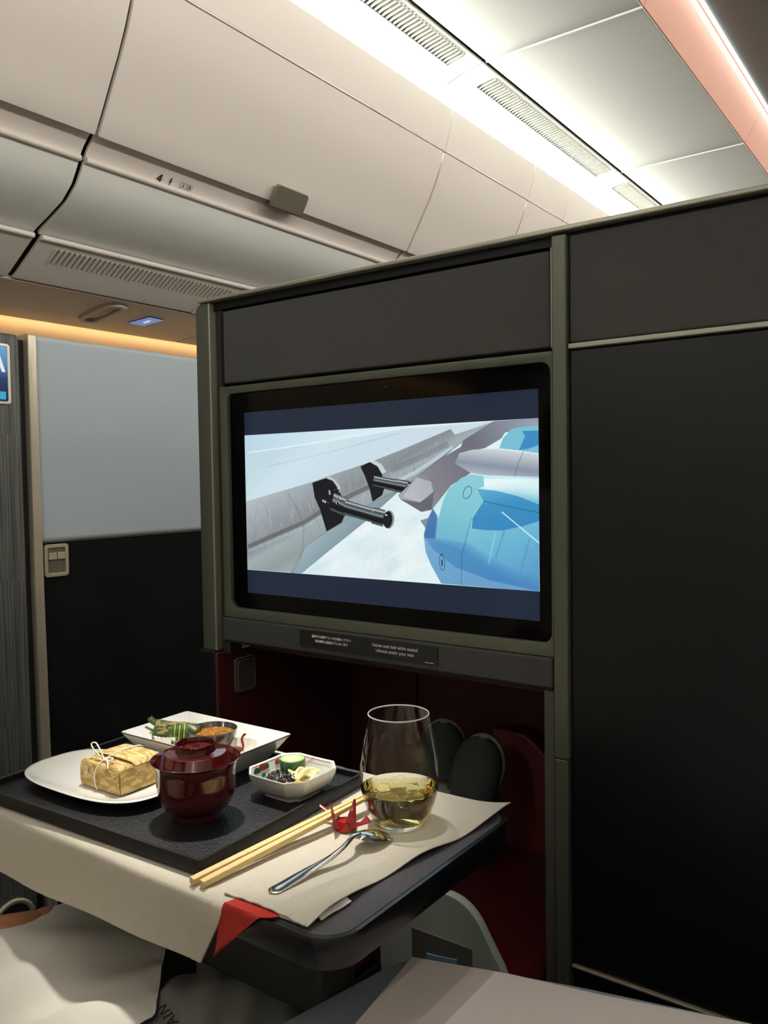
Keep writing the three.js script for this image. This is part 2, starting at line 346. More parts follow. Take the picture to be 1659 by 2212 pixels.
// ---------------------------------------------------------------- air vents in the cove
const vaneGeo = boxUV(new THREE.BoxGeometry(0.0625, 0.026, 0.0062));
for (const [za, zb, label] of vents) {
  const t = thing('air_vent', label + ', slatted', 'air vent', [-1.295, 2.3415, 0]);
  const tilt = Math.atan2(0.010, 0.069);
  add(t, 'duct', mergeGeometries([bx(-0.034, 0.034, 0.056, 0.060, zb, za, 0), bx(-0.038, -0.034, 0.009, 0.060, zb, za, 0), bx(0.034, 0.038, 0.009, 0.060, zb, za, 0)]), mat.grille, [0, 0, 0], [0, 0, tilt]);
  for (let z = za - 0.012; z > zb + 0.005; z -= 0.0172) add(t, 'vane', vaneGeo, mat.grille, [0, 0.0120, z], [0.25, 0, tilt]);
}

// ---------------------------------------------------------------- overhead bins
const font = await new FontLoader().loadAsync('fonts/droid/droid_sans_bold.typeface.json');
const fontR = await new FontLoader().loadAsync('fonts/droid/droid_sans_regular.typeface.json');
const binZ = [2.262, 1.049, -0.164, -1.377, -1.982, -2.312, -3.5, -4.7, -5.9, -7.9];
const binLabels = ['overhead bin behind the camera, out of view', 'leftmost overhead bin, cut off by the photo edge', 'large overhead bin marked 4 with a grey latch', 'medium overhead bin just past the marked bin', 'short narrow overhead bin above the partition', 'overhead bin after the step in the bin row', 'distant overhead bin hidden by the partition', 'farthest overhead bin but one', 'farthest overhead bin at the front bulkhead'];
for (let i = 0; i + 1 < binZ.length; i++) {
  const a = binZ[i] - 0.004, b = binZ[i + 1] + 0.004;
  const t = thing('overhead_bin', binLabels[i], 'overhead bin', [0, 0, 0], 0, 'overhead bins along the left side');
  add(t, 'upper_panel', shellZ([[-1.410, 2.286], [-1.4165, 2.262], [-1.428, 2.215], [-1.4415, 2.166]], -0.010, b - 0.003, a + 0.003, 0.002), mat.bin);
  add(t, 'door', shellZ([[-1.446, 2.160], [-1.463, 2.112], [-1.484, 2.063], [-1.511, 2.010], [-1.541, 1.961], [-1.570, 1.912], [-1.596, 1.870], [-1.601, 1.865]], -0.014, b, a, 0.003), mat.bin);
  add(t, 'grip_band', shellZ([[-1.600, 1.880], [-1.622, 1.866], [-1.640, 1.850], [-1.650, 1.838], [-1.656, 1.828], [-1.660, 1.824]], -0.010, b + 0.002, a - 0.002, 0.002), mat.bin);
  const bead = new THREE.CylinderGeometry(0.007, 0.007, a - b - 0.006, 14); bead.rotateX(Math.PI / 2);
  add(t, 'lip', bead, mat.bin, [-1.6535, 1.8265, (a + b) / 2]);
  add(t, 'bottom_panel', shellZ([[-1.6590, 1.8230], [-1.672, 1.802], [-1.690, 1.777], [-1.729, 1.747], [-1.79, 1.722], [-1.835, 1.706], [-1.852, 1.698]], -0.010, b + 0.002, a - 0.002, 0.002), mat.binGrey);
  if (i === 2) {
    // latch plate on the lower edge of the door
    const latch = new THREE.Group(); latch.name = 'latch'; t.add(latch); latch.position.set(-1.578, 1.8755, -0.764); latch.rotation.z = -0.545;
    const l = new THREE.ExtrudeGeometry(rrectShape(-0.062, 0.062, -0.029, 0.029, 0.010), { depth: 0.006, bevelEnabled: true, bevelSize: 0.0015, bevelThickness: 0.0015, bevelSegments: 2 });
    l.rotateY(Math.PI / 2);
    add(latch, 'plate', l, mat.latch, [0.000, 0, 0]);
    add(latch, 'grip_recess', bx(-0.030, -0.002, -0.034, -0.026, -0.066, 0.050, 0.002), mat.latch);
    // row mark on the grip band
    const ink = M(0x2a2723, 0.6);
    const mark = new THREE.Group(); mark.name = 'row_mark'; t.add(mark); mark.position.set(-1.6445, 1.8425, -0.372);
    const ex = new THREE.Vector3(0, 0, -1), ey = new THREE.Vector3(0.66, 0.75, 0).normalize();
    mark.quaternion.setFromRotationMatrix(new THREE.Matrix4().makeBasis(ex, ey, new THREE.Vector3().crossVectors(ex, ey)));
    const four = new TextGeometry('4', { font, size: 0.019, depth: 0.0006, curveSegments: 3 });
    add(mark, 'numeral', four, ink, [-0.008, -0.010, 0.0012]);
    const who = mergeGeometries([new THREE.CircleGeometry(0.0022, 10).translate(0, 0.0065, 0), new THREE.PlaneGeometry(0.005, 0.008).translate(0, 0, 0), new THREE.PlaneGeometry(0.002, 0.007).translate(0, -0.0065, 0)]);
    add(mark, 'person_icon', who, ink, [0.032, 0, 0.0018]);
    const ring = (x0, x1) => { const s = rrectShape(x0, x1, -0.007, 0.007, 0.003); s.holes.push(rrectShape(x0 + 0.001, x1 - 0.001, -0.006, 0.006, 0.0025, THREE.Path)); return new THREE.ShapeGeometry(s); };
    add(mark, 'seat_frame', mergeGeometries([ring(-0.019, 0.004), ring(0.006, 0.019)]), ink, [0.080, 0, 0.0018]);
    add(mark, 'seat_letter', new TextGeometry('A', { font, size: 0.007, depth: 0.0004, curveSegments: 3 }), ink, [0.069, -0.0035, 0.0014]);
    add(mark, 'seat_pictogram', new THREE.PlaneGeometry(0.004, 0.007), ink, [0.0925, 0.0, 0.0018]);
  }
}

// ---------------------------------------------------------------- passenger service panels below the bins
const psuLabels = ['service panel with slots behind the camera', 'service panel with slots at the photo left edge', 'long slotted service panel under the marked overhead bin', 'service panel past the partition edge', 'service panel far down the cabin', 'service panel farther down the cabin', 'service panel nearly at the front bulkhead', 'service panel one before the front bulkhead', 'last service panel by the front bulkhead'];
const psuDir = new THREE.Vector2(-0.132, -0.076).normalize(), psuTilt = Math.atan2(psuDir.y, psuDir.x);
const slotVane = boxUV(new THREE.BoxGeometry(0.0555, 0.0180, 0.0080));
for (let i = 0; i < 4; i++) {
  const a = binZ[i] - 0.004, b = binZ[i + 1] + 0.004;
  const t = thing('service_panel', psuLabels[i], 'service panel', [0, 0, 0], 0, 'service panels under the bins');
  const bead = new THREE.CylinderGeometry(0.0065, 0.0065, a - b - 0.012, 14); bead.rotateX(Math.PI / 2);
  add(t, 'edge_bead', bead, mat.bin, [-1.8435, 1.6895, (a + b) / 2]);
  const zs = a - 0.055, ze = a - 0.055 - (i === 3 ? 0.4 : 0.62), z0 = b + 0.005, z1 = a - 0.005;
  add(t, 'panel', mergeGeometries([shellZ([[-1.845, 1.687], [-1.8645, 1.6753]], -0.008, z0, z1), shellZ([[-1.9115, 1.6471], [-1.955, 1.621], [-1.972, 1.613], [-1.978, 1.615]], -0.008, z0, z1), shellZ([[-1.8645, 1.6753], [-1.9115, 1.6471]], -0.008, zs, z1), shellZ([[-1.8645, 1.6753], [-1.9115, 1.6471]], -0.008, z0, ze)]), mat.psu);
  const slots = new THREE.Group(); slots.name = 'slot_row'; t.add(slots); slots.position.set(-1.888, 1.6604, 0); slots.rotation.z = psuTilt;
  add(slots, 'slot_duct', mergeGeometries([bx(-0.029, 0.029, -0.040, -0.036, ze, zs, 0), bx(-0.033, -0.029, -0.040, -0.009, ze, zs, 0), bx(0.029, 0.033, -0.040, -0.009, ze, zs, 0)]), mat.psu);
  for (let z = zs - 0.004; z > ze; z -= 0.0148) add(slots, 'slot_vane', slotVane, mat.vane, [0, -0.0085, z], [0, 0.0, 0]);
  if (i === 2) {
    add(t, 'speaker_panel', boxUV(new THREE.BoxGeometry(0.055, 0.002, 0.17)), mat.psu, [-1.947, 1.6243, -0.83], [0, 0, psuTilt]);
    for (let k = 0; k < 8; k++) add(t, 'speaker_slot', boxUV(new THREE.BoxGeometry(0.025, 0.003, 0.004)), mat.psu, [-1.952, 1.6205, -0.86 - k * 0.0085], [0, 0, psuTilt]);
  }
}
const lower = thing('lower_service_panel', 'brown lower panel with reading light recess and blue sign', 'service panel');
const lowTilt = Math.atan2(-0.028, -0.318);
for (let i = 0; i + 1 < joints.length; i++) add(lower, 'panel', shellZ([[-1.982, 1.610], [-2.05, 1.604], [-2.18, 1.592], [-2.290, 1.582], [-2.300, 1.586]], -0.010, joints[i + 1] + 0.33 + 0.002, joints[i] + 0.33 - 0.002, 0.002), mat.psuBrown);
{
  const ringS = rrectShape(-0.10, 0.10, -0.034, 0.034, 0.033); ringS.holes.push(rrectShape(-0.088, 0.088, -0.022, 0.022, 0.0215, THREE.Path));
  const rg = new THREE.ExtrudeGeometry(ringS, { depth: 0.006, bevelEnabled: true, bevelSize: 0.003, bevelThickness: 0.003, bevelSegments: 3, curveSegments: 10 }); rg.rotateX(Math.PI / 2);
  const r = add(lower, 'light_recess_rim', rg, mat.psuBrown, [-2.112, 1.5985, -0.530], [0, -0.10, lowTilt + Math.PI]);
  r.rotation.set(0, -0.1, lowTilt); r.rotation.z = Math.atan2(0.028, 0.318);
  const dish = new THREE.SphereGeometry(0.02, 20, 10); dish.scale(3.6, 0.25, 0.9);
  add(lower, 'light_recess_cover', dish, M(0x8f7f72, 0.3), [-2.112, 1.598, -0.530], [0, -0.1, Math.atan2(0.028, 0.318)]);
}
{
  const t = thing('cabin_sign', 'small glowing blue sign with white pictogram under the bins', 'sign', [-2.120, 1.5965, -0.694]);
  const tex = canvasTex(128, 96, (c) => {
    c.fillStyle = '#5b7fc4'; c.fillRect(0, 0, 128, 96); c.fillStyle = '#ffffff';
    c.save(); c.translate(64, 50); c.fillRect(-26, 4, 34, 9); c.fillRect(-20, -6, 12, 9); c.fillRect(-4, -9, 12, 12); c.fillRect(10, -12, 9, 20); c.fillRect(20, -4, 10, 4); c.restore();
  });
  const m = new THREE.MeshStandardMaterial({ color: 0x111111, roughness: 0.3, emissive: 0xffffff, emissiveMap: tex, emissiveIntensity: 0.55 });
  const pg = new THREE.PlaneGeometry(0.092, 0.062); pg.rotateX(Math.PI / 2);
  add(t, 'frame', bx(-0.049, 0.049, 0.0005, 0.004, -0.034, 0.034, 0.001), M(0x3b352f, 0.5), [0, 0, 0], [0, 0.10, Math.atan2(0.028, 0.318)]);
  add(t, 'display', pg, m, [0, -0.0008, 0], [0, 0.10, Math.atan2(0.028, 0.318)]);
}
// warm strip washing the side wall below the panels
{
  const t = thing('warm_light_strip', 'amber light strip washing the side wall below the panels', 'light strip');
  add(t, 'diffuser', bx(-2.312, -2.304, 1.592, 1.598, Z0 + 0.2, Z1 - 0.2, 0), new THREE.MeshStandardMaterial({ color: 0xffffff, emissive: 0xffc070, emissiveIntensity: 2 }));
  areaLight(0xffcf98, COVE_WARM, Z1 - Z0 - 0.4, 0.012, [-2.308, 1.589, (Z0 + Z1) / 2], [-2.345, 1.50, (Z0 + Z1) / 2]);
}

// ---------------------------------------------------------------- window-side suite across the aisle
{
  const X = -1.607;
  const t = thing('suite_wall', 'blue-grey padded suite wall with black lower panel across the aisle', 'suite wall');
  add(t, 'upper_shell', bx(X - 0.035, X, 0.972, 1.408, -1.15, -0.004, 0.012), mat.greyShell);
  add(t, 'lower_panel', bx(X - 0.035, X - 0.006, 0.0, 0.970, -1.15, -0.006, 0.004), mat.darkSeat);
  // champagne edge post, bowed towards the foot
  const prof = [];
  for (let i = 0; i <= 24; i++) { const y = 1.404 * (1 - i / 24); prof.push([0.006 + 0.010 * Math.max(0, 1 - y / 0.9) ** 1.2 * -1, y]); }
  const s = new THREE.Shape([...prof.map(([z, y]) => new THREE.Vector2(z - 0.007, y)), ...prof.slice().reverse().map(([z, y]) => new THREE.Vector2(z + 0.007, y))]);
  const g = new THREE.ExtrudeGeometry(s, { depth: 0.036, bevelEnabled: true, bevelSize: 0.003, bevelThickness: 0.003, bevelSegments: 3 });
  g.rotateY(-Math.PI / 2);
  add(t, 'edge_post', boxUV(creased(g, 0.6)), mat.champagne, [X + 0.004, 0, 0]);
  add(t, 'gap_seal', bx(X - 0.05, X - 0.012, 0, 1.396, 0.010, 0.034, 0.003), mat.blackMatte);
  const d = thing('suite_door', 'brushed grey suite door at the left edge with a small screen', 'suite door');
  add(d, 'leaf', bx(X - 0.030, X + 0.002, 0.0, 1.404, 0.030, 0.62, 0.010), mat.brushed);
  // lock plate
  const l = thing('door_latch', 'champagne recessed latch plate on the black suite panel', 'latch', [X - 0.006, 0.933, -0.0395]);
  const fr = rrectShape(-0.0275, 0.0275, -0.034, 0.034, 0.006); fr.holes.push(rrectShape(-0.0215, 0.0215, -0.028, 0.028, 0.004, THREE.Path));
  const fg = new THREE.ExtrudeGeometry(fr, { depth: 0.004, bevelEnabled: true, bevelSize: 0.001, bevelThickness: 0.001, bevelSegments: 2 }); fg.rotateY(Math.PI / 2);
  add(l, 'frame', fg, mat.champagne);
  add(l, 'well', bx(0.0004, 0.0012, -0.029, 0.029, -0.022, 0.022, 0), M(0x6f675b, 0.45, { metalness: 0.5 }));
  add(l, 'slider', bx(0.001, 0.007, 0.002, 0.017, 0.0008, 0.0195, 0.001), mat.champagne);
  add(l, 'slider', bx(0.001, 0.007, 0.002, 0.017, -0.0195, -0.0008, 0.001), mat.champagne);
  // seat number display
  const n = thing('seat_display', 'small blue seat letter screen on the brushed door', 'screen', [X + 0.002, 1.320, 0.120]);
  const fs = rrectShape(-0.064, 0.064, -0.060, 0.060, 0.006); fs.holes.push(rrectShape(-0.060, 0.060, -0.056, 0.056, 0.004, THREE.Path));
  const fgg = new THREE.ExtrudeGeometry(fs, { depth: 0.003, bevelEnabled: true, bevelSize: 0.0008, bevelThickness: 0.0008, bevelSegments: 2 }); fgg.rotateY(Math.PI / 2);
  add(n, 'frame', fgg, M(0xd8d5cc, 0.3, { metalness: 0.6 }));
  const tex = canvasTex(256, 240, (c) => {
    const gr = c.createLinearGradient(0, 0, 0, 240); gr.addColorStop(0, '#6fb0d8'); gr.addColorStop(0.35, '#4a86c2'); gr.addColorStop(0.6, '#20386e'); gr.addColorStop(1, '#0a1230'); c.fillStyle = gr; c.fillRect(0, 0, 256, 240);
    c.fillStyle = '#f4fbff'; c.font = 'bold 110px sans-serif'; c.textAlign = 'right'; c.fillText('A', 247, 112);
    c.fillStyle = '#2fb0e2'; c.fillRect(150, 196, 96, 34);
  });
  const m = new THREE.MeshStandardMaterial({ color: 0x050505, roughness: 0.25, emissive: 0xffffff, emissiveMap: tex, emissiveIntensity: 0.60 });
  const pg = new THREE.PlaneGeometry(0.12, 0.112); pg.rotateY(Math.PI / 2);
  add(n, 'display', pg, m, [0.0012, 0, 0]);
  areaLight(0x6fa0d0, 0.35, 0.12, 0.112, [X + 0.006, 1.320, 0.12], [X + 1, 1.320, 0.12]);
  // round floor-level fitting low on the door
  const f = thing('round_fitting', 'round black recessed fitting with pale centre low on the door', 'fitting', [X + 0.002, 0.198, 0.088]);
  const tor = new THREE.TorusGeometry(0.043, 0.006, 12, 40); tor.rotateY(Math.PI / 2); add(f, 'rim', tor, mat.champagne, [0.002, 0, 0]);
  const disc = new THREE.CylinderGeometry(0.043, 0.043, 0.004, 40); disc.rotateZ(Math.PI / 2); add(f, 'recess', disc, mat.blackMatte, [0.002, 0, 0]);
  const cap = new THREE.SphereGeometry(0.02, 24, 12); cap.scale(0.3, 1, 1); add(f, 'button', cap, M(0x9a9a98, 0.4, { metalness: 0.4 }), [0.005, -0.008, 0.004]);
}

// ---------------------------------------------------------------- partition with the television
{
  const t = thing('suite_partition', 'dark fabric suite partition framed in olive metal', 'partition');
  const R = 0.95;                                     // right end, past the frame
  add(t, 'core', bx(-1.070, R, 0.832, 1.400, -0.060, -0.020, 0), mat.blackMatte);
  add(t, 'core', bx(-0.452, R, 0.0, 0.832, -0.060, -0.020, 0), mat.blackMatte);
  add(t, 'top_rail', bx(-1.094, R, 1.4015, 1.408, -0.062, 0.006, 0.002), mat.oliveLight);
  add(t, 'rail_step', bx(-1.070, R, 1.388, 1.4015, -0.030, -0.008, 0.001), mat.blackPanel);
  add(t, 'fabric_panel', bx(-1.0425, -0.4480, 1.2615, 1.3830, -0.022, -0.003, 0.003), mat.fabric);
  add(t, 'fabric_panel', bx(-0.4215, R, 1.2635, 1.3960, -0.022, -0.001, 0.003), mat.fabric);
  add(t, 'side_trim', bx(-1.0515, -1.0435, 1.2600, 1.3830, -0.022, -0.006, 0.001), mat.blackPanel);
  add(t, 'pale_edge_strip', bx(-0.4465, -0.4430, 1.2600, 1.3860, -0.022, -0.001, 0.001), M(0xb4ad9e, 0.5));
  add(t, 'panel_trim', bx(-0.4215, R, 1.2560, 1.2625, -0.022, 0.004, 0.0015), mat.oliveLight);
  add(t, 'lower_panel', bx(-0.4215, R, 0.4730, 1.2550, -0.022, -0.002, 0.002), P(0x0b0b0d, 0.42, { specularIntensity: 0.7 }));
  add(t, 'foot_trim', bx(-0.4215, R, 0.4690, 0.4722, -0.022, 0.003, 0.001), M(0xa8a08a, 0.4, { metalness: 0.5 }));
  add(t, 'kick_panel', bx(-0.4215, R, 0.0, 0.4685, -0.022, -0.008, 0.002), mat.blackPanel);
  // television surround with a rounded opening
  const sur = rrectShape(-1.0490, -0.4435, 0.8665, 1.2560, 0.002); 
  add(t, 'screen_surround', extrudeXY(sur, -0.020, 0.002, 0.0012, [rrectShape(-1.0325, -0.4465, 0.8840, 1.2435, 0.014, THREE.Path)]), mat.olive);
  add(t, 'shelf_band', bx(-1.0490, -0.4440, 0.8270, 0.8660, -0.060, 0.007, 0.003), mat.shelfFabric);
  add(t, 'shelf_underside', bx(-1.0490, -0.4440, 0.8240, 0.8268, -0.060, 0.004, 0.001), mat.blackMatte);
  // posts
  const ps = new THREE.Shape(); ps.moveTo(-1.1050, 0); ps.lineTo(-1.0740, 0); ps.lineTo(-1.0740, 1.4010); ps.lineTo(-1.0930, 1.4010); ps.absarc(-1.0900, 1.3860, 0.015, Math.PI / 2, Math.PI); ps.lineTo(-1.1050, 0);
  add(t, 'post', extrudeXY(ps, -0.060, 0.001, 0.001), mat.olive);
  add(t, 'post_edge', bx(-1.0738, -1.0700, 0.80, 1.4005, -0.030, 0.002, 0.0015), mat.oliveLight);
  add(t, 'post_recess', bx(-1.0698, -1.0517, 0.80, 1.4005, -0.040, -0.012, 0.001), M(0x22241f, 0.55));
  add(t, 'pillar', bx(-0.4425, -0.4225, 0.738, 1.3975, -0.040, 0.006, 0.0025), mat.olive);
  add(t, 'pillar', bx(-0.4425, -0.4245, 0.0, 0.7375, -0.040, 0.005, 0.0025), mat.olive);
  add(t, 'jamb', bx(-0.4585, -0.4435, 0.0, 0.8235, -0.060, 0.001, 0.002), M(0x474843, 0.6));
  // safety placard
  const glyph = {
    着: '2,0 3,2;8,0 7,2;1,2 9,2;1,4 9,4;5,2 5,5;0,5.4 10,5.4;4,5.4 1,9.5;3,6.5 8.5,6.5 8.5,10 3,10 3,6.5;3,7.7 8.5,7.7;3,8.8 8.5,8.8',
    席: '5,0 5,1.5;1,1.5 10,1.5;1.5,1.5 1.5,6 0,10;2.5,3.5 9.5,3.5;4,2.5 4,5.5 8,5.5 8,2.5;3,7 9,7 9,9.5;3,7 3,9.5;6,5.5 6,10',
    中: '1,2.5 9,2.5 9,6.5 1,6.5 1,2.5;5,0 5,10', は: '1.5,1 1.5,9.5;4,3 10,3;7,1 7,8.5 5,9.5 4,8 6,7 9.5,9',
    座: '5,0 5,1.5;1,1.5 10,1.5;1.5,1.5 1.5,6 0,10;4,3 3,6;4,4.5 5,6;8,3 7,6;8,4.5 9,6;6,3 6,9.6;3.5,7 8.5,7;2,9.6 10,9.6',
    ベ: '0,6 3,3 10,8;7,1 7.8,2.5;8.6,0.5 9.4,2', ル: '3,1.5 3,5 1,9;6,1 6,9 10,6', ト: '3.5,0.5 3.5,10;3.5,4 8,6.5', を: '1,2 9,2;5,0 2,6 5,4.5 6,8;9.5,4 4,7 4,9.5 9,9.5',
    お: '1,3 7,3;4,0.5 4,9 1.5,9 1.5,7 5,5.5 8.5,6.5 8,9 6,9.5;8,1.5 9.5,3', 締: '2,0 0.5,2.5 2.5,3 0.5,5.5 3.5,5.5;2,5.5 2,10;0.5,7 0.8,9;3.5,7 3.8,9;5,1.5 10,1.5;7.5,0 7.5,1.5;6,2 6.5,3.5;9,2 8.5,3.5;4.8,5 4.8,3.8 10,3.8 10,5;5.5,9 5.5,6 9.5,6 9.5,9;7.5,4.5 7.5,10',
    め: '2,1.5 3.5,7;7,0.5 5,7 2,9 1,6.5 4,3.5 8,4 9,7 6.5,9.5', く: '7,0.5 2.5,5 7.5,9.8', だ: '0.5,2.5 6,2.5;3,0.5 1,9.5;5.5,5 9,5;5,8.5 7,9.5 9.5,9;7.5,1 8.2,2.3;9,0.6 9.7,2',
    さ: '1.5,3 8.5,3;4.5,0.5 7,6 3,6.5 2.5,9 7,9.5', い: '1.5,1.5 2,8 4,8.5;7,2 9,6.5', 救: '0,2 5.5,2;2.8,0 2.8,9 1.8,9;4.5,0.4 5.2,1.2;0.6,4 1.5,5.5;5,3.6 0.2,8.5;3,5 5.2,8;7,0 5.5,4;6.4,2 10,2;8.8,2 5.5,9.8;6.5,4 10,9.8',
    命: '5,0 0,4;5,0 10,4;3,3.3 7,3.3;1,5 4.5,5 4.5,8.5 1,8.5 1,5;6,5 9.3,5 9.3,8.5 8,8.5;6,5 6,10', 胴: '1,0.8 4,0.8 4,9.6;1,0.8 0.3,9.8;1,3.5 4,3.5;1,6 4,6;5.2,9.8 5.2,0.8 10,0.8 10,9.8;6.3,2.8 9,2.8;6.5,4.5 8.8,4.5 8.8,7.5 6.5,7.5 6.5,4.5',
    衣: '5,0 5,1.8;0.5,2 9.5,2;5,2 0,7;3,4.5 3,9.5 5.5,8;8.5,3.5 6,5.5;5,3 10,9.5', の: '5,2 4,8 2,8.5 1,6 3,2.5 7,2 9.5,5 8.5,8.5 6,9.5', 下: '0.5,1 9.5,1;5,1 5,10;5.5,3.8 8.5,6', に: '1.5,1 1.5,9.5;4.5,2.5 9,2.5;4.5,6.5 4.5,8.5 9.5,8.8',
    あ: '1,2.3 8,2.3;4,0.5 4.5,9;7,4 4,9 1.5,8.5 2.5,5.5 7,4.8 9.2,7 6,9.8', り: '2.5,1 2.5,6;7,1 7.5,6 5,9.8', ま: '1.5,2 9,2;1.5,4.5 9,4.5;5.5,0.5 5.5,8 3,9.3 2,8 4.5,7 9,9.3', す: '0.5,2.3 9.5,2.3;5.5,0.5 5.5,5.5 4,6.5 3,5 5,4 6,6.5 3.5,9.8',
  };
  const jp = (c, s, x, y, h) => { for (const ch of s) { for (const st of (glyph[ch] || '').split(';')) { c.beginPath(); st.split(' ').forEach((q, i) => { const [a, b] = q.split(',').map(Number); i ? c.lineTo(x + a * h / 11, y + b * h / 11) : c.moveTo(x + a * h / 11, y + b * h / 11); }); c.stroke(); } x += h * 1.0; } };
  const tex = canvasTex(2048, 210, (c, w, h) => {
    c.fillStyle = '#16181a'; c.fillRect(0, 0, w, h); c.strokeStyle = '#f4f5f0'; c.fillStyle = '#f4f5f0'; c.lineWidth = 4.4; c.lineCap = 'round';
    jp(c, '着席中は座席ベルトをお締めください', 205, 42, 37); jp(c, '救命胴衣は座席の下にあります', 260, 100, 37);
    c.textAlign = 'center'; c.font = '50px sans-serif'; c.fillText('Fasten seat belt while seated', 1462, 86); c.fillText('Lifevest under your seat', 1462, 148);
    for (let i = 0; i < 13; i++) c.fillRect(1880 + i * 9, 186, i === 6 ? 3 : 6, 9);
  });
  const pl = thing('safety_placard', 'black strip with white Japanese and English seat belt notice', 'placard', [-0.7438, 0.8494, 0.0078]);
  add(pl, 'plate', bx(-0.1286, 0.1286, -0.0132, 0.0132, -0.0007, 0.0006, 0.0004), mat.blackPanel);
  const pg = new THREE.PlaneGeometry(0.2570, 0.0262);
  add(pl, 'print', pg, M(0xffffff, 0.4, { map: tex }), [0, 0, 0.0010]);
}

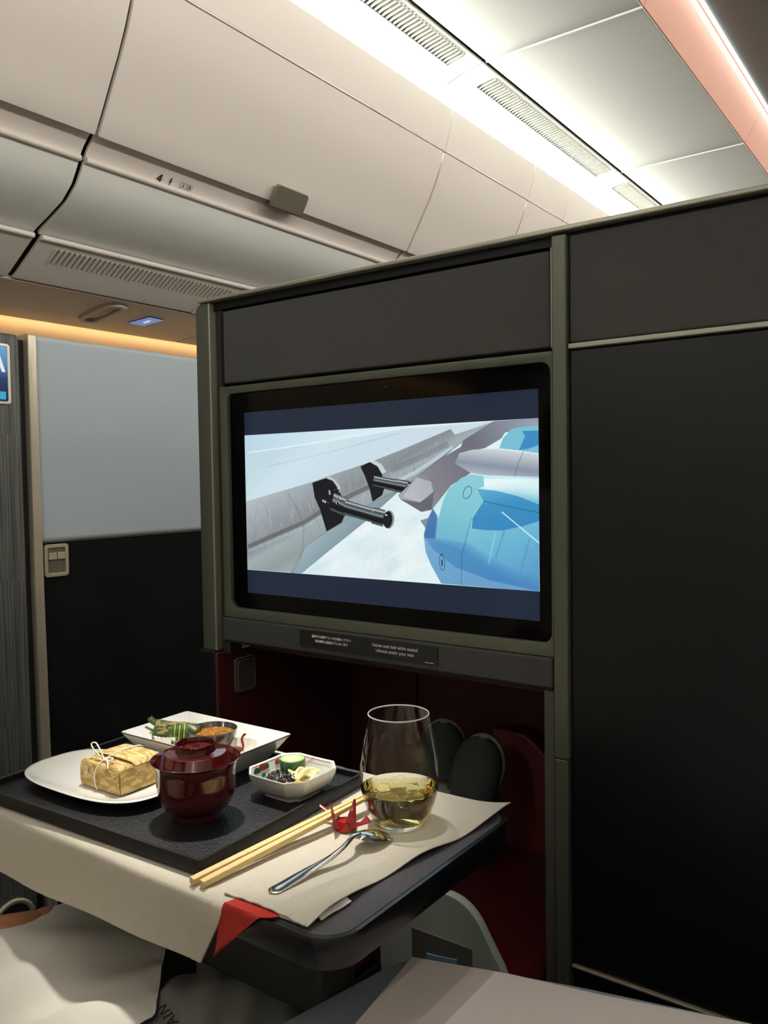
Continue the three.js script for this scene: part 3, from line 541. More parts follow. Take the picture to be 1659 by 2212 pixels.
// ---------------------------------------------------------------- television
{
  const t = thing('television', 'wide television in the partition showing a jet wing film', 'television', [0, 0, 0]);
  const g = new THREE.ExtrudeGeometry(rrectShape(-1.0318, -0.4472, 0.8847, 1.2428, 0.0135), { depth: 0.008, bevelEnabled: true, bevelSize: 0.0006, bevelThickness: 0.0006, bevelSegments: 1, curveSegments: 10 });
  add(t, 'glass', g, mat.glassBlack, [0, 0, -0.014]);
  add(t, 'camera_lens', new THREE.CircleGeometry(0.0016, 16), M(0x3a4148, 0.2), [-0.7072, 1.2318, -0.0050]);
  const W = 1024, H = 576, vy0 = 72, vh = 430;        // film picture between two letterbox bars
  const tex = canvasTex(W, H, (c) => {
    c.fillStyle = '#20293a'; c.fillRect(0, 0, W, H);
    c.save(); c.beginPath(); c.rect(0, vy0, W, vh); c.clip(); c.translate(0, vy0); c.scale(W / 1000, vh / 420);
    const poly = (p, fill, stroke, lw = 1.2) => { c.beginPath(); p.forEach(([x, y], i) => (i ? c.lineTo(x, y) : c.moveTo(x, y))); if (fill) { c.closePath(); c.fillStyle = fill; c.fill(); } if (stroke) { c.strokeStyle = stroke; c.lineWidth = lw; c.stroke(); } };
    const grad = (x0, y0, x1, y1, ...st) => { const q = c.createLinearGradient(x0, y0, x1, y1); st.forEach(([o, k]) => q.addColorStop(o, k)); return q; };
    c.fillStyle = grad(0, 0, 1000, 420, [0, '#bcd9ea'], [0.3, '#d6ecf4'], [0.6, '#e6f6f8'], [1, '#dff6f4']); c.fillRect(0, 0, 1000, 420);
    c.fillStyle = grad(300, 0, 340, 150, [0, '#cbe4ef'], [1, '#d3e6ef']); poly([[0, 56], [191, 42], [593, 7], [1000, 0], [592, 65], [329, 133], [0, 206]], grad(150, 40, 240, 190, [0, '#c6dde6'], [0.5, '#d2e7f0'], [1, '#cfe2ec']));
    poly([[15, 54], [191, 42], [593, 7]], null, 'rgba(235,250,255,0.8)', 4); poly([[91, 99], [338, 63], [590, 19]], null, 'rgba(150,180,200,0.45)', 2.2);
    // clouds below the wing
    for (let i = 0; i < 60; i++) { c.fillStyle = i % 2 ? 'rgba(190,214,226,0.10)' : 'rgba(255,255,255,0.16)'; c.beginPath(); c.ellipse(280 + rnd() * 420, 230 + rnd() * 190, 20 + rnd() * 50, 8 + rnd() * 26, -0.4, 0, 7); c.fill(); }
    // leading edge of the wing
    poly([[10, 204], [278, 147], [329, 133], [489, 94], [592, 65], [752, 15], [765, 30], [879, 2], [796, 46], [706, 103], [594, 169], [527, 217], [465, 262], [331, 349], [227, 418], [0, 419], [0, 206]],
      grad(180, 130, 300, 390, [0, '#b6c0c3'], [0.25, '#9fa8ad'], [0.48, '#8b9095'], [0.60, '#a3b0b4'], [0.78, '#93a09f'], [1, '#a5b8bb']));
    c.save(); c.beginPath(); [[10, 204], [592, 65], [752, 15], [765, 30], [527, 217], [227, 418], [0, 419]].forEach(([x, y], i) => (i ? c.lineTo(x, y) : c.moveTo(x, y))); c.clip();
    for (let i = 0; i < 420; i++) { const x = rnd() * 760, y = 210 - x * 0.245 + rnd() * 150, l = 8 + rnd() * 30; c.strokeStyle = rnd() > 0.5 ? 'rgba(225,235,238,0.22)' : 'rgba(90,95,108,0.20)'; c.lineWidth = 0.8 + rnd() * 1.6; c.beginPath(); c.moveTo(x, y); c.lineTo(x + l * 0.35, y + l); c.stroke(); }
    c.restore();
    poly([[6, 347], [145, 299], [238, 268], [309, 233], [384, 200], [487, 162]], null, 'rgba(84,78,84,0.55)', 13); poly([[6, 362], [145, 314], [238, 282], [309, 248]], null, 'rgba(190,205,205,0.35)', 9);
    poly([[560, 118], [660, 85], [745, 52]], null, 'rgba(120,122,145,0.5)', 16); poly([[540, 165], [640, 125], [760, 62]], null, 'rgba(205,220,228,0.7)', 10);
    poly([[236, 347], [255, 332], [326, 294], [383, 265], [506, 202], [590, 170], [633, 146], [764, 61], [706, 103], [594, 169], [527, 217], [465, 262], [331, 349], [227, 418], [185, 419], [212, 399]], grad(250, 300, 330, 400, [0, '#a8bfc6'], [0.5, '#92a9b2'], [1, '#8095a0']), 'rgba(60,80,92,0.5)');
    poly([[179, 181], [224, 240], [239, 285], [236, 347], [185, 419]], null, 'rgba(70,84,92,0.6)', 1.5);
    // gun ports and barrels
    poly([[276, 150], [329, 137], [354, 145], [375, 170], [405, 229], [383, 265], [327, 291], [305, 230], [284, 192]], '#191b20'); poly([[455, 106], [489, 94], [515, 107], [530, 128], [536, 170], [529, 186], [496, 204], [487, 170], [471, 133]], '#1a1c21');
    poly([[489, 94], [515, 107], [530, 128], [545, 122], [528, 100], [505, 90]], '#c9d3da'); poly([[329, 137], [354, 145], [378, 172], [384, 166], [360, 140], [340, 132]], '#bfc8ce');
    const barrel = (x0, y0, x1, y1, r0, r1, tx, ty, rx, ry) => {
      const dx = x1 - x0, dy = y1 - y0, l = Math.hypot(dx, dy), nx = -dy / l, ny = dx / l;
      const q = grad(x0 - nx * r0, y0 - ny * r0, x0 + nx * r0, y0 + ny * r0, [0, '#23272c'], [0.14, '#c3ced2'], [0.26, '#3a4046'], [0.44, '#8d989c'], [0.54, '#1b1e22'], [0.8, '#101215'], [0.93, '#5c666b'], [1, '#0c0e10']);
      poly([[x0 - nx * r0, y0 - ny * r0], [x1 - nx * r1, y1 - ny * r1], [x1 + nx * r1, y1 + ny * r1], [x0 + nx * r0, y0 + ny * r0]], q);
      c.fillStyle = '#8e989b'; c.beginPath(); c.ellipse(tx + 5, ty, rx, ry, 0.15, 0, 7); c.fill(); c.fillStyle = '#1b1d21'; c.beginPath(); c.ellipse(tx, ty, rx * 0.92, ry * 0.94, 0.15, 0, 7); c.fill();
      c.fillStyle = '#d8e2e4'; c.beginPath(); c.ellipse(tx - rx * 0.3, ty - ry * 0.5, 4, 2.4, 0, 0, 7); c.fill();
    };
    barrel(350, 204, 405, 222, 27, 25, 405, 222, 3, 24); barrel(395, 220, 500, 243, 21, 20, 500, 243, 4, 22); barrel(495, 242, 535, 250, 23, 23, 547, 253, 17, 25);
    for (let i = 0; i < 26; i++) { c.fillStyle = i % 3 ? '#a9b4b8' : '#0e1013'; c.beginPath(); c.arc(312 + rnd() * 70, 165 + rnd() * 50, 1.5 + rnd() * 2.5, 0, 7); c.fill(); }
    barrel(500, 146, 580, 160, 15, 16, 582, 160, 2, 16); barrel(575, 159, 618, 166, 17, 18, 622, 168, 14, 19);
    // pylon and nacelles
    poly([[879, 2], [1002, 1], [1002, 21], [910, 30], [898, 45], [852, 67], [777, 78], [764, 104], [810, 129], [804, 132], [750, 161], [691, 224], [658, 230], [591, 197], [584, 186], [643, 138], [719, 92], [783, 62], [790, 46]], grad(600, 200, 980, 0, [0, '#a9adba'], [0.25, '#86858f'], [0.6, '#6f707f'], [1, '#9aa3b4']), 'rgba(60,62,74,0.5)');
    poly([[643, 138], [690, 150], [700, 190], [650, 205], [600, 190]], 'rgba(205,214,222,0.55)'); poly([[691, 224], [658, 230], [591, 197], [655, 205], [700, 175]], 'rgba(95,92,104,0.8)');
    poly([[777, 78], [817, 70], [880, 70], [1001, 87], [1001, 142], [856, 136], [810, 129], [764, 104]], grad(900, 66, 890, 142, [0, '#dbe4e8'], [0.3, '#b9c3cb'], [0.65, '#8d96a6'], [1, '#b2bcc8'])); poly([[935, 140], [945, 108], [960, 78]], null, 'rgba(80,90,100,0.7)', 1.4);
    poly([[893, 69], [904, 45], [927, 23], [956, 19], [1002, 19], [1001, 85], [944, 76]], '#7cc3d6'); poly([[956, 29], [1002, 30], [1001, 65], [972, 73], [947, 75], [964, 43]], '#3f8fc4');
    poly([[654, 254], [678, 246], [674, 277]], '#8a93a3');
    poly([[695, 221], [744, 169], [810, 132], [844, 134], [885, 139], [1001, 142], [999, 420], [718, 418], [686, 369], [670, 336], [665, 294], [678, 249]], grad(780, 140, 900, 420, [0, '#bfeaf0'], [0.2, '#d3f2f4'], [0.45, '#7fc4dc'], [0.7, '#6bb6d6'], [1, '#5d9fd0']));
    for (let k = 0; k < 12; k++) { const q = k * 3.2 - 16; poly([[678, 249], [695, 221], [711 + q * 0.3, 249], [705 + q * 0.4, 300 - q * 0.4], [793, 318 - q], [853, 354 - q], [927, 386 - q], [999, 405 - q], [999, 420], [718, 418], [686, 369], [670, 336], [665, 294]], 'rgba(62,122,188,0.085)'); }
    poly([[665, 294], [695, 330], [760, 372], [860, 400], [999, 419], [718, 418], [686, 369], [670, 336]], 'rgba(190,220,240,0.30)'); poly([[678, 249], [695, 221], [708, 240], [700, 300], [668, 300], [665, 290]], 'rgba(50,90,160,0.55)');
    poly([[744, 169], [782, 142], [810, 132], [848, 138], [849, 164], [828, 169], [847, 201], [812, 244], [793, 309], [703, 293], [711, 249], [724, 207]], grad(760, 140, 740, 310, [0, '#8fcfdc'], [0.5, '#84c9d8'], [1, '#6fb9d2']));
    for (let k = 0; k < 10; k++) poly([[850, 145], [1000, 146], [1000, 200 - k * 4], [940, 180 - k * 3], [880, 172 - k * 2], [850, 166]], 'rgba(240,255,255,0.13)');
    poly([[828, 169], [885, 175], [943, 188], [1000, 208], [1000, 248], [956, 262], [899, 274], [854, 274], [812, 271], [815, 244], [847, 201]], grad(860, 170, 880, 280, [0, '#5fb0d2'], [0.4, '#3f93c6'], [1, '#3a8ac2'])); poly([[847, 201], [940, 218], [1000, 228]], null, 'rgba(20,70,110,0.6)', 1.6);
    poly([[898, 227], [1000, 302]], null, 'rgba(225,250,255,0.9)', 3); poly([[779, 418], [781, 339], [793, 304], [812, 244]], null, 'rgba(30,70,110,0.6)', 1.6);
    poly([[880, 345], [905, 275]], null, 'rgba(60,120,165,0.4)', 4); poly([[948, 380], [975, 290]], null, 'rgba(60,120,165,0.5)', 2); poly([[860, 360], [880, 280]], null, 'rgba(200,235,245,0.3)', 5);
    for (let i = 0; i < 900; i++) { c.fillStyle = rnd() > 0.5 ? 'rgba(255,255,255,0.10)' : 'rgba(40,60,80,0.10)'; c.fillRect(rnd() * 1000, rnd() * 420, 1 + rnd() * 5, 1 + rnd() * 2); }
    for (let i = 0; i < 60; i++) { c.fillStyle = 'rgba(30,70,110,0.5)'; c.fillRect(960 + rnd() * 38, 300 + rnd() * 110, 1.4, 1.4); }
    c.strokeStyle = '#28506e'; c.lineWidth = 1.4; c.beginPath(); c.ellipse(800, 179, 11, 17, 0.5, 0, 7); c.stroke(); c.beginPath(); c.ellipse(721, 363, 8, 20, -0.1, 0, 7); c.stroke(); c.fillStyle = '#1d3f5c'; c.fillRect(719, 355, 4, 16); c.fillRect(716, 340, 8, 2);
    c.restore();
  });
  const m = new THREE.MeshPhysicalMaterial({ color: 0x020203, roughness: 0.07, emissive: 0xffffff, emissiveMap: tex, emissiveIntensity: 0.71, specularIntensity: 0.5 });
  add(t, 'display', new THREE.PlaneGeometry(0.5325, 0.3005), m, [-0.7323, 1.0607, -0.0050]);
  areaLight(0xcfe6f2, 0.55, 0.5325, 0.225, [-0.7323, 1.0607, 0.004], [-0.7323, 1.0607, 1]);
}

// ---------------------------------------------------------------- footwell below the television
{
  const t = thing('footwell', 'burgundy footwell cabinet under the television', 'footwell');
  add(t, 'side_box', bx(-1.1055, -1.0660, 0.0, 0.8060, -0.40, 0.012, 0.004), mat.blackPanel);
  add(t, 'side_lining', bx(-1.0655, -1.0580, 0.0, 0.8040, -0.40, 0.013, 0.0035), mat.burgundy);
  add(t, 'rear_lining', bx(-1.0560, -0.8920, 0.0, 0.8235, -0.375, -0.345, 0.003), mat.burgundy);
  add(t, 'rear_lining', bx(-0.8890, -0.4590, 0.0, 0.8235, -0.375, -0.345, 0.003), mat.burgundy);
  add(t, 'right_lining', bx(-0.4590, -0.4520, 0.0, 0.8235, -0.40, -0.062, 0.001), mat.burgundy);
  add(t, 'top_lining', bx(-1.0560, -0.4590, 0.8000, 0.8232, -0.345, -0.062, 0.002), mat.burgundy);
  // low block that the slippers lean on, arched
  const s = new THREE.Shape(); s.moveTo(-0.700, 0); s.lineTo(-0.470, 0); s.lineTo(-0.500, 0.42); s.quadraticCurveTo(-0.560, 0.62, -0.640, 0.655); s.lineTo(-0.700, 0.655); s.lineTo(-0.700, 0);
  add(t, 'arched_lining', extrudeXY(s, -0.340, -0.300, 0.004), P(0x5a1318, 0.45));
  const o = thing('footrest_cushion', 'burgundy leather footrest cushion in the footwell', 'footrest');
  add(o, 'cushion', bx(-1.050, -0.464, 0.33, 0.452, -0.335, 0.060, 0.022), mat.leather);
  add(o, 'base', bx(-1.045, -0.468, 0.0, 0.329, -0.330, 0.050, 0.004), mat.burgundy);
  const p = thing('wall_plate', 'grey metal flap plate on the burgundy footwell side', 'plate', [-1.0578, 0.757, -0.0495]);
  const a = rrectShape(-0.0245, 0.0245, -0.030, 0.030, 0.005);
  const g = new THREE.ExtrudeGeometry(a, { depth: 0.003, bevelEnabled: true, bevelSize: 0.0012, bevelThickness: 0.0012, bevelSegments: 2 }); g.rotateY(Math.PI / 2);
  add(p, 'plate', g, M(0x6a6963, 0.45, { metalness: 0.5 }), [0.0012, 0, 0]);
  const fr = rrectShape(-0.0205, 0.0205, -0.026, 0.026, 0.004); fr.holes.push(rrectShape(-0.0195, 0.0195, -0.025, 0.025, 0.0035, THREE.Path));
  const gg = new THREE.ExtrudeGeometry(fr, { depth: 0.001, bevelEnabled: false }); gg.rotateY(Math.PI / 2);
  add(p, 'inset_line', gg, mat.champagne, [0.0052, 0, 0]);
}
// slippers propped upright in the footwell
function slipper(label, pos, rot, inner) {
  const t = thing('slipper', label, 'slipper', pos, 0, 'slippers in the footwell');
  const sole = (k) => { const s = new THREE.Shape(); s.moveTo(0, -0.12 * k); s.bezierCurveTo(0.045 * k, -0.12 * k, 0.042 * k, -0.05, 0.036 * k, -0.01); s.bezierCurveTo(0.036 * k, 0.03, 0.052 * k, 0.05, 0.05 * k, 0.085 * k); s.bezierCurveTo(0.045 * k, 0.13 * k, 0.012, 0.14 * k, -0.005, 0.138 * k); s.bezierCurveTo(-0.04 * k, 0.13 * k, -0.05 * k, 0.08, -0.044 * k, 0.03); s.bezierCurveTo(-0.04 * k, -0.02, -0.045 * k, -0.12 * k, 0, -0.12 * k); return s; };
  const holder = new THREE.Group(); holder.name = 'shoe'; holder.rotation.set(...rot); holder.scale.setScalar(0.84); t.add(holder);
  const mk = (k, d, b) => new THREE.ExtrudeGeometry(sole(k), { depth: d, bevelEnabled: true, bevelSize: b, bevelThickness: b, bevelSegments: 3, curveSegments: 16 });
  add(holder, 'sole', mk(1, 0.008, 0.003), M(0x8e9082, 0.7), [0, 0, -0.006]);
  add(holder, 'insole', mk(0.93, 0.004, 0.002), M(inner, 0.95), [0, 0, 0.006]);
  const up = sheet((u, v) => { const a = (u - 0.5) * Math.PI, y = 0.020 + v * 0.112, w = 0.047 * Math.sqrt(Math.max(0.02, 1 - Math.max(0, (v - 0.45) / 0.56) ** 2.2)); return [Math.sin(a) * w, y, 0.010 + Math.cos(a) * (0.040 - v * 0.022)]; }, 20, 14, 0.003);
  add(holder, 'upper', up, M(0x3a413e, 0.9));
  return t;
}
slipper('dark grey slipper upright at the right, insole facing out', [-0.690, 0.552, -0.205], [-0.28, 0.25, -0.10], 0x5a6264);
slipper('dark slipper with pale fleece lining behind the glass', [-0.775, 0.552, -0.240], [-0.30, 0.55, 0.06], 0xb0ae9e);

// ---------------------------------------------------------------- dining table
const T = 0.73;                                        // table top height
{
  const t = thing('dining_table', 'black folding dining table with leather-look top and glossy rim', 'table', [-0.6835, T, 0.3285]);
  const w = 0.548, d = 0.318;
  add(t, 'rim', loft([rrRing(w - 0.014, d - 0.014, 0.029, -0.0300), rrRing(w - 0.003, d - 0.003, 0.0345, -0.0270), rrRing(w, d, 0.036, -0.022), rrRing(w, d, 0.036, -0.004), rrRing(w - 0.003, d - 0.003, 0.0345, -0.0005), rrRing(w - 0.010, d - 0.010, 0.031, 0.0), rrRing(w - 0.012, d - 0.012, 0.030, -0.0012)]), mat.tableEdge);
  add(t, 'top_inlay', loft([rrRing(w - 0.0122, d - 0.0122, 0.0300, -0.0012), rrRing(w - 0.0125, d - 0.0125, 0.0298, -0.0002)], false), mat.tableTop);
  add(t, 'support_beam', bx(0.030, 0.197, -0.128, -0.0305, 0.035, 0.090, 0.006), M(0x2a2825, 0.6));
  add(t, 'pedestal', bx(-0.0765, -0.0315, -0.73, -0.0305, -0.10, -0.02, 0.006), mat.blackPanel);
  add(t, 'catch', bx(0.222, 0.238, -0.046, -0.0305, 0.02, 0.045, 0.003), M(0x77746c, 0.35, { metalness: 0.6 }));
}

// ---------------------------------------------------------------- napkin on the table
const ripple = (x, z) => 0.0006 * Math.sin(x * 31 + z * 9) + 0.0005 * Math.sin(z * 43 - x * 17);
{
  const t = thing('linen_napkin', 'beige linen place mat hanging over the table edge with red lining', 'napkin');
  const y0 = T + 0.0012;
  // flat part: right edge runs from (-.421,.165) to (-.4485,.470), a fold near the front edge, curl at the far corner
  add(t, 'cloth_top', sheet((u, v) => {
    const z = 0.1690 + v * 0.3110, xr = -0.4200 - 0.030 * v + 0.006 * Math.sin(v * 7 + 0.5) * v, xl = -0.9520, x = xl + (xr - xl) * u;
    let y = y0 + 0.0008 + ripple(x, z) * (x > -0.58 ? 1 : 0.2);
    const e = Math.max(0, (x - xr + 0.05) / 0.05);
    y += 0.004 * e * e * Math.sin(v * 9 + 0.4) ** 2 + 0.006 * e * e * Math.exp(-(((v - 0.0) / 0.09) ** 2)) + 0.004 * e * Math.exp(-(((v - 0.93) / 0.08) ** 2));
    const f = (x - (-0.4760 - (v - 0.8) * 0.07)) / 0.0045; if (v > 0.62 && v < 1) y += 0.0035 * Math.exp(-f * f) * Math.sin((v - 0.62) / 0.38 * Math.PI);
    return [x, y, z];
  }, 150, 60, 0.0009), mat.linen);
  // part that hangs over the near edge
  const hang = (u, v) => {
    const top = 0.4785, xl = -0.9520, xr = -0.5220 - 0.040 * v, x = xl + (xr - xl) * u, L = 0.078 - 0.009 * u, s = v * L;
    const a = Math.min(s / 0.016, Math.PI / 2), bend = s < 0.025 ? s / 0.025 : 1;
    const z = top + 0.0145 * Math.sin(bend * Math.PI / 2) + 0.0015 * Math.sin(x * 38 + 1) * v + 0.003 * v * v * (0.5 + 0.5 * Math.sin(x * 16 + 1.7));
    const y = y0 + 0.0008 - 0.010 * (1 - Math.cos(bend * Math.PI / 2)) - Math.max(0, s - 0.016);
    return [x, y, z];
  };
  add(t, 'cloth_drop', sheet(hang, 120, 36, 0.0009), mat.linen);
  add(t, 'hem', sheet((u, v) => { const p = hang(1 - 0.032 * (1 - u), v), q = p.slice(); q[2] += 0.0009; q[1] += 0.0003; return q; }, 4, 30, 0.0007), mat.linen);
  add(t, 'front_hem', sheet((u, v) => { const x = -0.5420 + u * 0.094, z = 0.4690 + v * 0.0120; return [x, y0 + 0.0030 + 0.0004 * Math.sin(u * 34) * v + 0.0014 * Math.sin(u * Math.PI), z - 0.002 * Math.sin(u * 3.1)]; }, 50, 6, 0.0012), mat.linen);
  add(t, 'red_lining', sheet((u, v) => {
    const a = [-0.5270, T + 0.0030, 0.4780], b = [-0.4720, T + 0.0030, 0.4765], c = [-0.5450, T - 0.0490, 0.4925];
    const m = [a[0] + (b[0] - a[0]) * u, a[1] + (b[1] - a[1]) * u, a[2] + (b[2] - a[2]) * u], k = v, e = Math.min(1, k / 0.3);
    return [m[0] + (c[0] - m[0]) * k, k < 0.22 ? m[1] : m[1] + (c[1] - m[1]) * ((k - 0.22) / 0.78), m[2] + (0.4915 - m[2]) * Math.sin(e * Math.PI / 2) + 0.003 * k * (1 - k) + 0.0008 * Math.sin(u * 6 + k * 5) * k];
  }, 24, 24, 0.0009), mat.redCloth);
}
const N = T + 0.0024;                                  // top of the linen

// ---------------------------------------------------------------- tray
const trayTurn = 0.05, trayC = [-0.7725, 0.3469];
{
  const t = thing('serving_tray', 'black wood-grain serving tray with low rim', 'tray', [trayC[0], N, trayC[1]], trayTurn);
  const w = 0.368, d = 0.270;
  add(t, 'body', loft([rrRing(w - 0.006, d - 0.006, 0.006, 0), rrRing(w - 0.001, d - 0.001, 0.007, 0.002), rrRing(w, d, 0.007, 0.0145), rrRing(w - 0.0015, d - 0.0015, 0.0065, 0.016), rrRing(w - 0.008, d - 0.008, 0.005, 0.016), rrRing(w - 0.010, d - 0.010, 0.004, 0.0152), rrRing(w - 0.011, d - 0.011, 0.004, 0.0082)], true, false), mat.trayEdge);
  add(t, 'floor', loft([rrRing(w - 0.0108, d - 0.0108, 0.004, 0.004), rrRing(w - 0.0108, d - 0.0108, 0.004, 0.0085)]), mat.tray);
}
const F = N + 0.0085;                                  // tray floor height

// white plate
{
  const t = thing('white_plate', 'white oblong plate under the wrapped parcel', 'plate', [-0.838, F, 0.392], 0.03);
  add(t, 'body', loft([seRing(0.055, 0.034, 2.6, 0), seRing(0.060, 0.037, 2.6, 0.0005), seRing(0.085, 0.050, 2.8, 0.004), seRing(0.105, 0.0625, 2.9, 0.0115), seRing(0.1075, 0.0645, 2.9, 0.0135), seRing(0.1060, 0.0632, 2.9, 0.0148), seRing(0.1015, 0.0600, 2.9, 0.0135), seRing(0.085, 0.050, 2.8, 0.0075), seRing(0.060, 0.037, 2.6, 0.0046), seRing(0.02, 0.012, 2.4, 0.0042)], true, true, 1.2), mat.porcelain);
}
// parcel wrapped in bamboo sheath
{
  const by = F + 0.0047;
  const t = thing('wrapped_parcel', 'rice parcel wrapped in mottled bamboo sheath tied with cord', 'parcel', [-0.820, by, 0.3815], 0.03);
  const w = 0.074, d = 0.066, h = 0.031;
  const rr = (k, y, e = 0) => { const o = rrRing(w * k, d * k, 0.004, y, 4); return o.map(([x, yy, z]) => [x, yy + e * (Math.cos(x / w * Math.PI) * 0.5 * Math.cos(z / d * 2.4)) + 0.0006 * Math.sin(x * 300 + z * 190), z]); };
  add(t, 'wrapper', loft([rr(0.93, 0), rr(0.985, 0.0015), rr(1.0, 0.008), rr(0.995, 0.020), rr(0.965, 0.0275), rr(0.90, 0.0300, 0.001), rr(0.6, 0.0310, 0.004), rr(0.25, 0.0315, 0.005)], true, true, 0.9), mat.bamboo);
  // overlapping flap on top and the folded corner
  add(t, 'top_flap', sheet((u, v) => { const x = -w * 0.485 + u * w * 0.985, z = -d * 0.46 + v * d * 0.62 + 0.005 * Math.sin(u * 3.2); return [x, 0.0318 + 0.0052 * Math.cos((u - 0.5) * Math.PI * 0.97) * Math.cos(z / d * 2.4) - 0.0030 * Math.max(0, (u - 0.93) / 0.07) - 0.002 * Math.max(0, (0.08 - u) / 0.08), z]; }, 24, 14, 0.0007), mat.bamboo);
  add(t, 'corner_fold', sheet((u, v) => { const z = d * 0.5 - 0.001 - u * d * 0.96; const x = w * 0.5 + 0.0009 + 0.0010 * Math.sin(u * Math.PI) * (1 - v) - 0.0016 * v * v; return [x, 0.002 + v * (0.0265 - 0.003 * u * u), z]; }, 16, 10, 0.0007), mat.bamboo);
  add(t, 'corner_fold', sheet((u, v) => { const x = w * 0.5 - u * w * 0.24 * v, z = d * 0.5 + 0.0008 + 0.0022 * Math.sin(u * Math.PI) * v; return [x, 0.0015 + v * 0.026, z]; }, 10, 10, 0.0007), mat.bamboo);
  const sx = -0.006;
  add(t, 'cord', tube([[sx + 0.004, 0.001, d * 0.5 + 0.0006], [sx + 0.0015, 0.010, d * 0.5 + 0.0020], [sx + 0.002, 0.020, d * 0.5 + 0.0020], [sx + 0.004, 0.0285, d * 0.475], [sx + 0.006, 0.0335, d * 0.38], [sx + 0.006, 0.0365, 0.010], [sx + 0.006, 0.0375, -0.012], [sx + 0.006, 0.0345, -d * 0.44], [sx + 0.006, 0.020, -d * 0.502]], 0.0009, 60, 6), mat.string);
  const K = [sx + 0.005, 0.0335, d * 0.36];
  const bow = new THREE.Group(); bow.name = 'bow'; t.add(bow); bow.position.set(...K);
  add(bow, 'loop', tube([[0, 0, 0], [-0.008, 0.004, 0.001], [-0.020, 0.009, 0.000], [-0.026, 0.0135, -0.002], [-0.022, 0.0150, -0.004], [-0.012, 0.011, -0.002], [-0.003, 0.004, 0.0], [0.0, 0.0005, 0.001]], 0.0009, 50, 6), mat.string);
  add(bow, 'loop', tube([[0, 0, 0], [0.006, 0.0025, 0.0], [0.014, 0.0035, -0.001], [0.016, 0.002, 0.002], [0.008, 0.0008, 0.003], [0, 0, 0.001]], 0.0009, 40, 6), mat.string);
  add(bow, 'cord_end', tube([[0, 0, 0], [0.008, 0.002, 0.003], [0.015, 0.0, 0.007], [0.021, -0.004, 0.0115]], 0.0009, 24, 6), mat.string);
  const st = canvasTex(64, 96, (c) => { c.fillStyle = '#e9dcc0'; c.fillRect(0, 0, 64, 96); c.strokeStyle = '#4a4030'; c.lineWidth = 3; c.beginPath(); c.ellipse(32, 48, 20, 30, 0, 0, 7); c.stroke(); c.fillStyle = '#4a4030'; c.fillRect(22, 36, 20, 4); c.fillRect(30, 30, 4, 32); c.fillRect(22, 50, 20, 4); c.fillRect(24, 60, 16, 3); });
  const e = new THREE.CircleGeometry(0.0042, 24); e.scale(0.85, 1.25, 1);
  add(t, 'seal_sticker', e, M(0xffffff, 0.6, { map: st }), [-0.0215, 0.0205, d * 0.5 + 0.0012], [-0.06, 0, -0.15]);
}
// lacquer soup bowl
{
  const t = thing('soup_bowl', 'round red lacquer soup bowl with lid', 'bowl', [-0.6805, F, 0.3898]);
  add(t, 'body', lathe([[0, 0.0015], [0.0220, 0.0015], [0.0230, 0], [0.0255, 0], [0.0263, 0.0015], [0.0260, 0.0056], [0.0272, 0.0070], [0.0330, 0.0108], [0.0382, 0.0178], [0.0410, 0.0270], [0.0418, 0.0380], [0.0422, 0.0490], [0.0434, 0.0560], [0.0464, 0.0615], [0.0474, 0.0628], [0.0467, 0.0633], [0.0444, 0.0602], [0.0424, 0.0550], [0.0412, 0.0490], [0.0405, 0.038], [0.0385, 0.024], [0.030, 0.012], [0, 0.008]], 96), mat.lacquer);
  const lid = add(t, 'lid', lathe([[0.0380, 0.0470], [0.0404, 0.0484], [0.0408, 0.0498], [0.0398, 0.0525], [0.0370, 0.0585], [0.0346, 0.0640], [0.0322, 0.0690], [0.0310, 0.0694], [0.0225, 0.0696], [0.0211, 0.0702], [0.0206, 0.0725], [0.0208, 0.0765], [0.0215, 0.0786], [0.0211, 0.0794], [0.0200, 0.0790], [0.0192, 0.0765], [0.0186, 0.0728], [0.0150, 0.0716], [0, 0.0712]], 96), mat.lacquer);
}
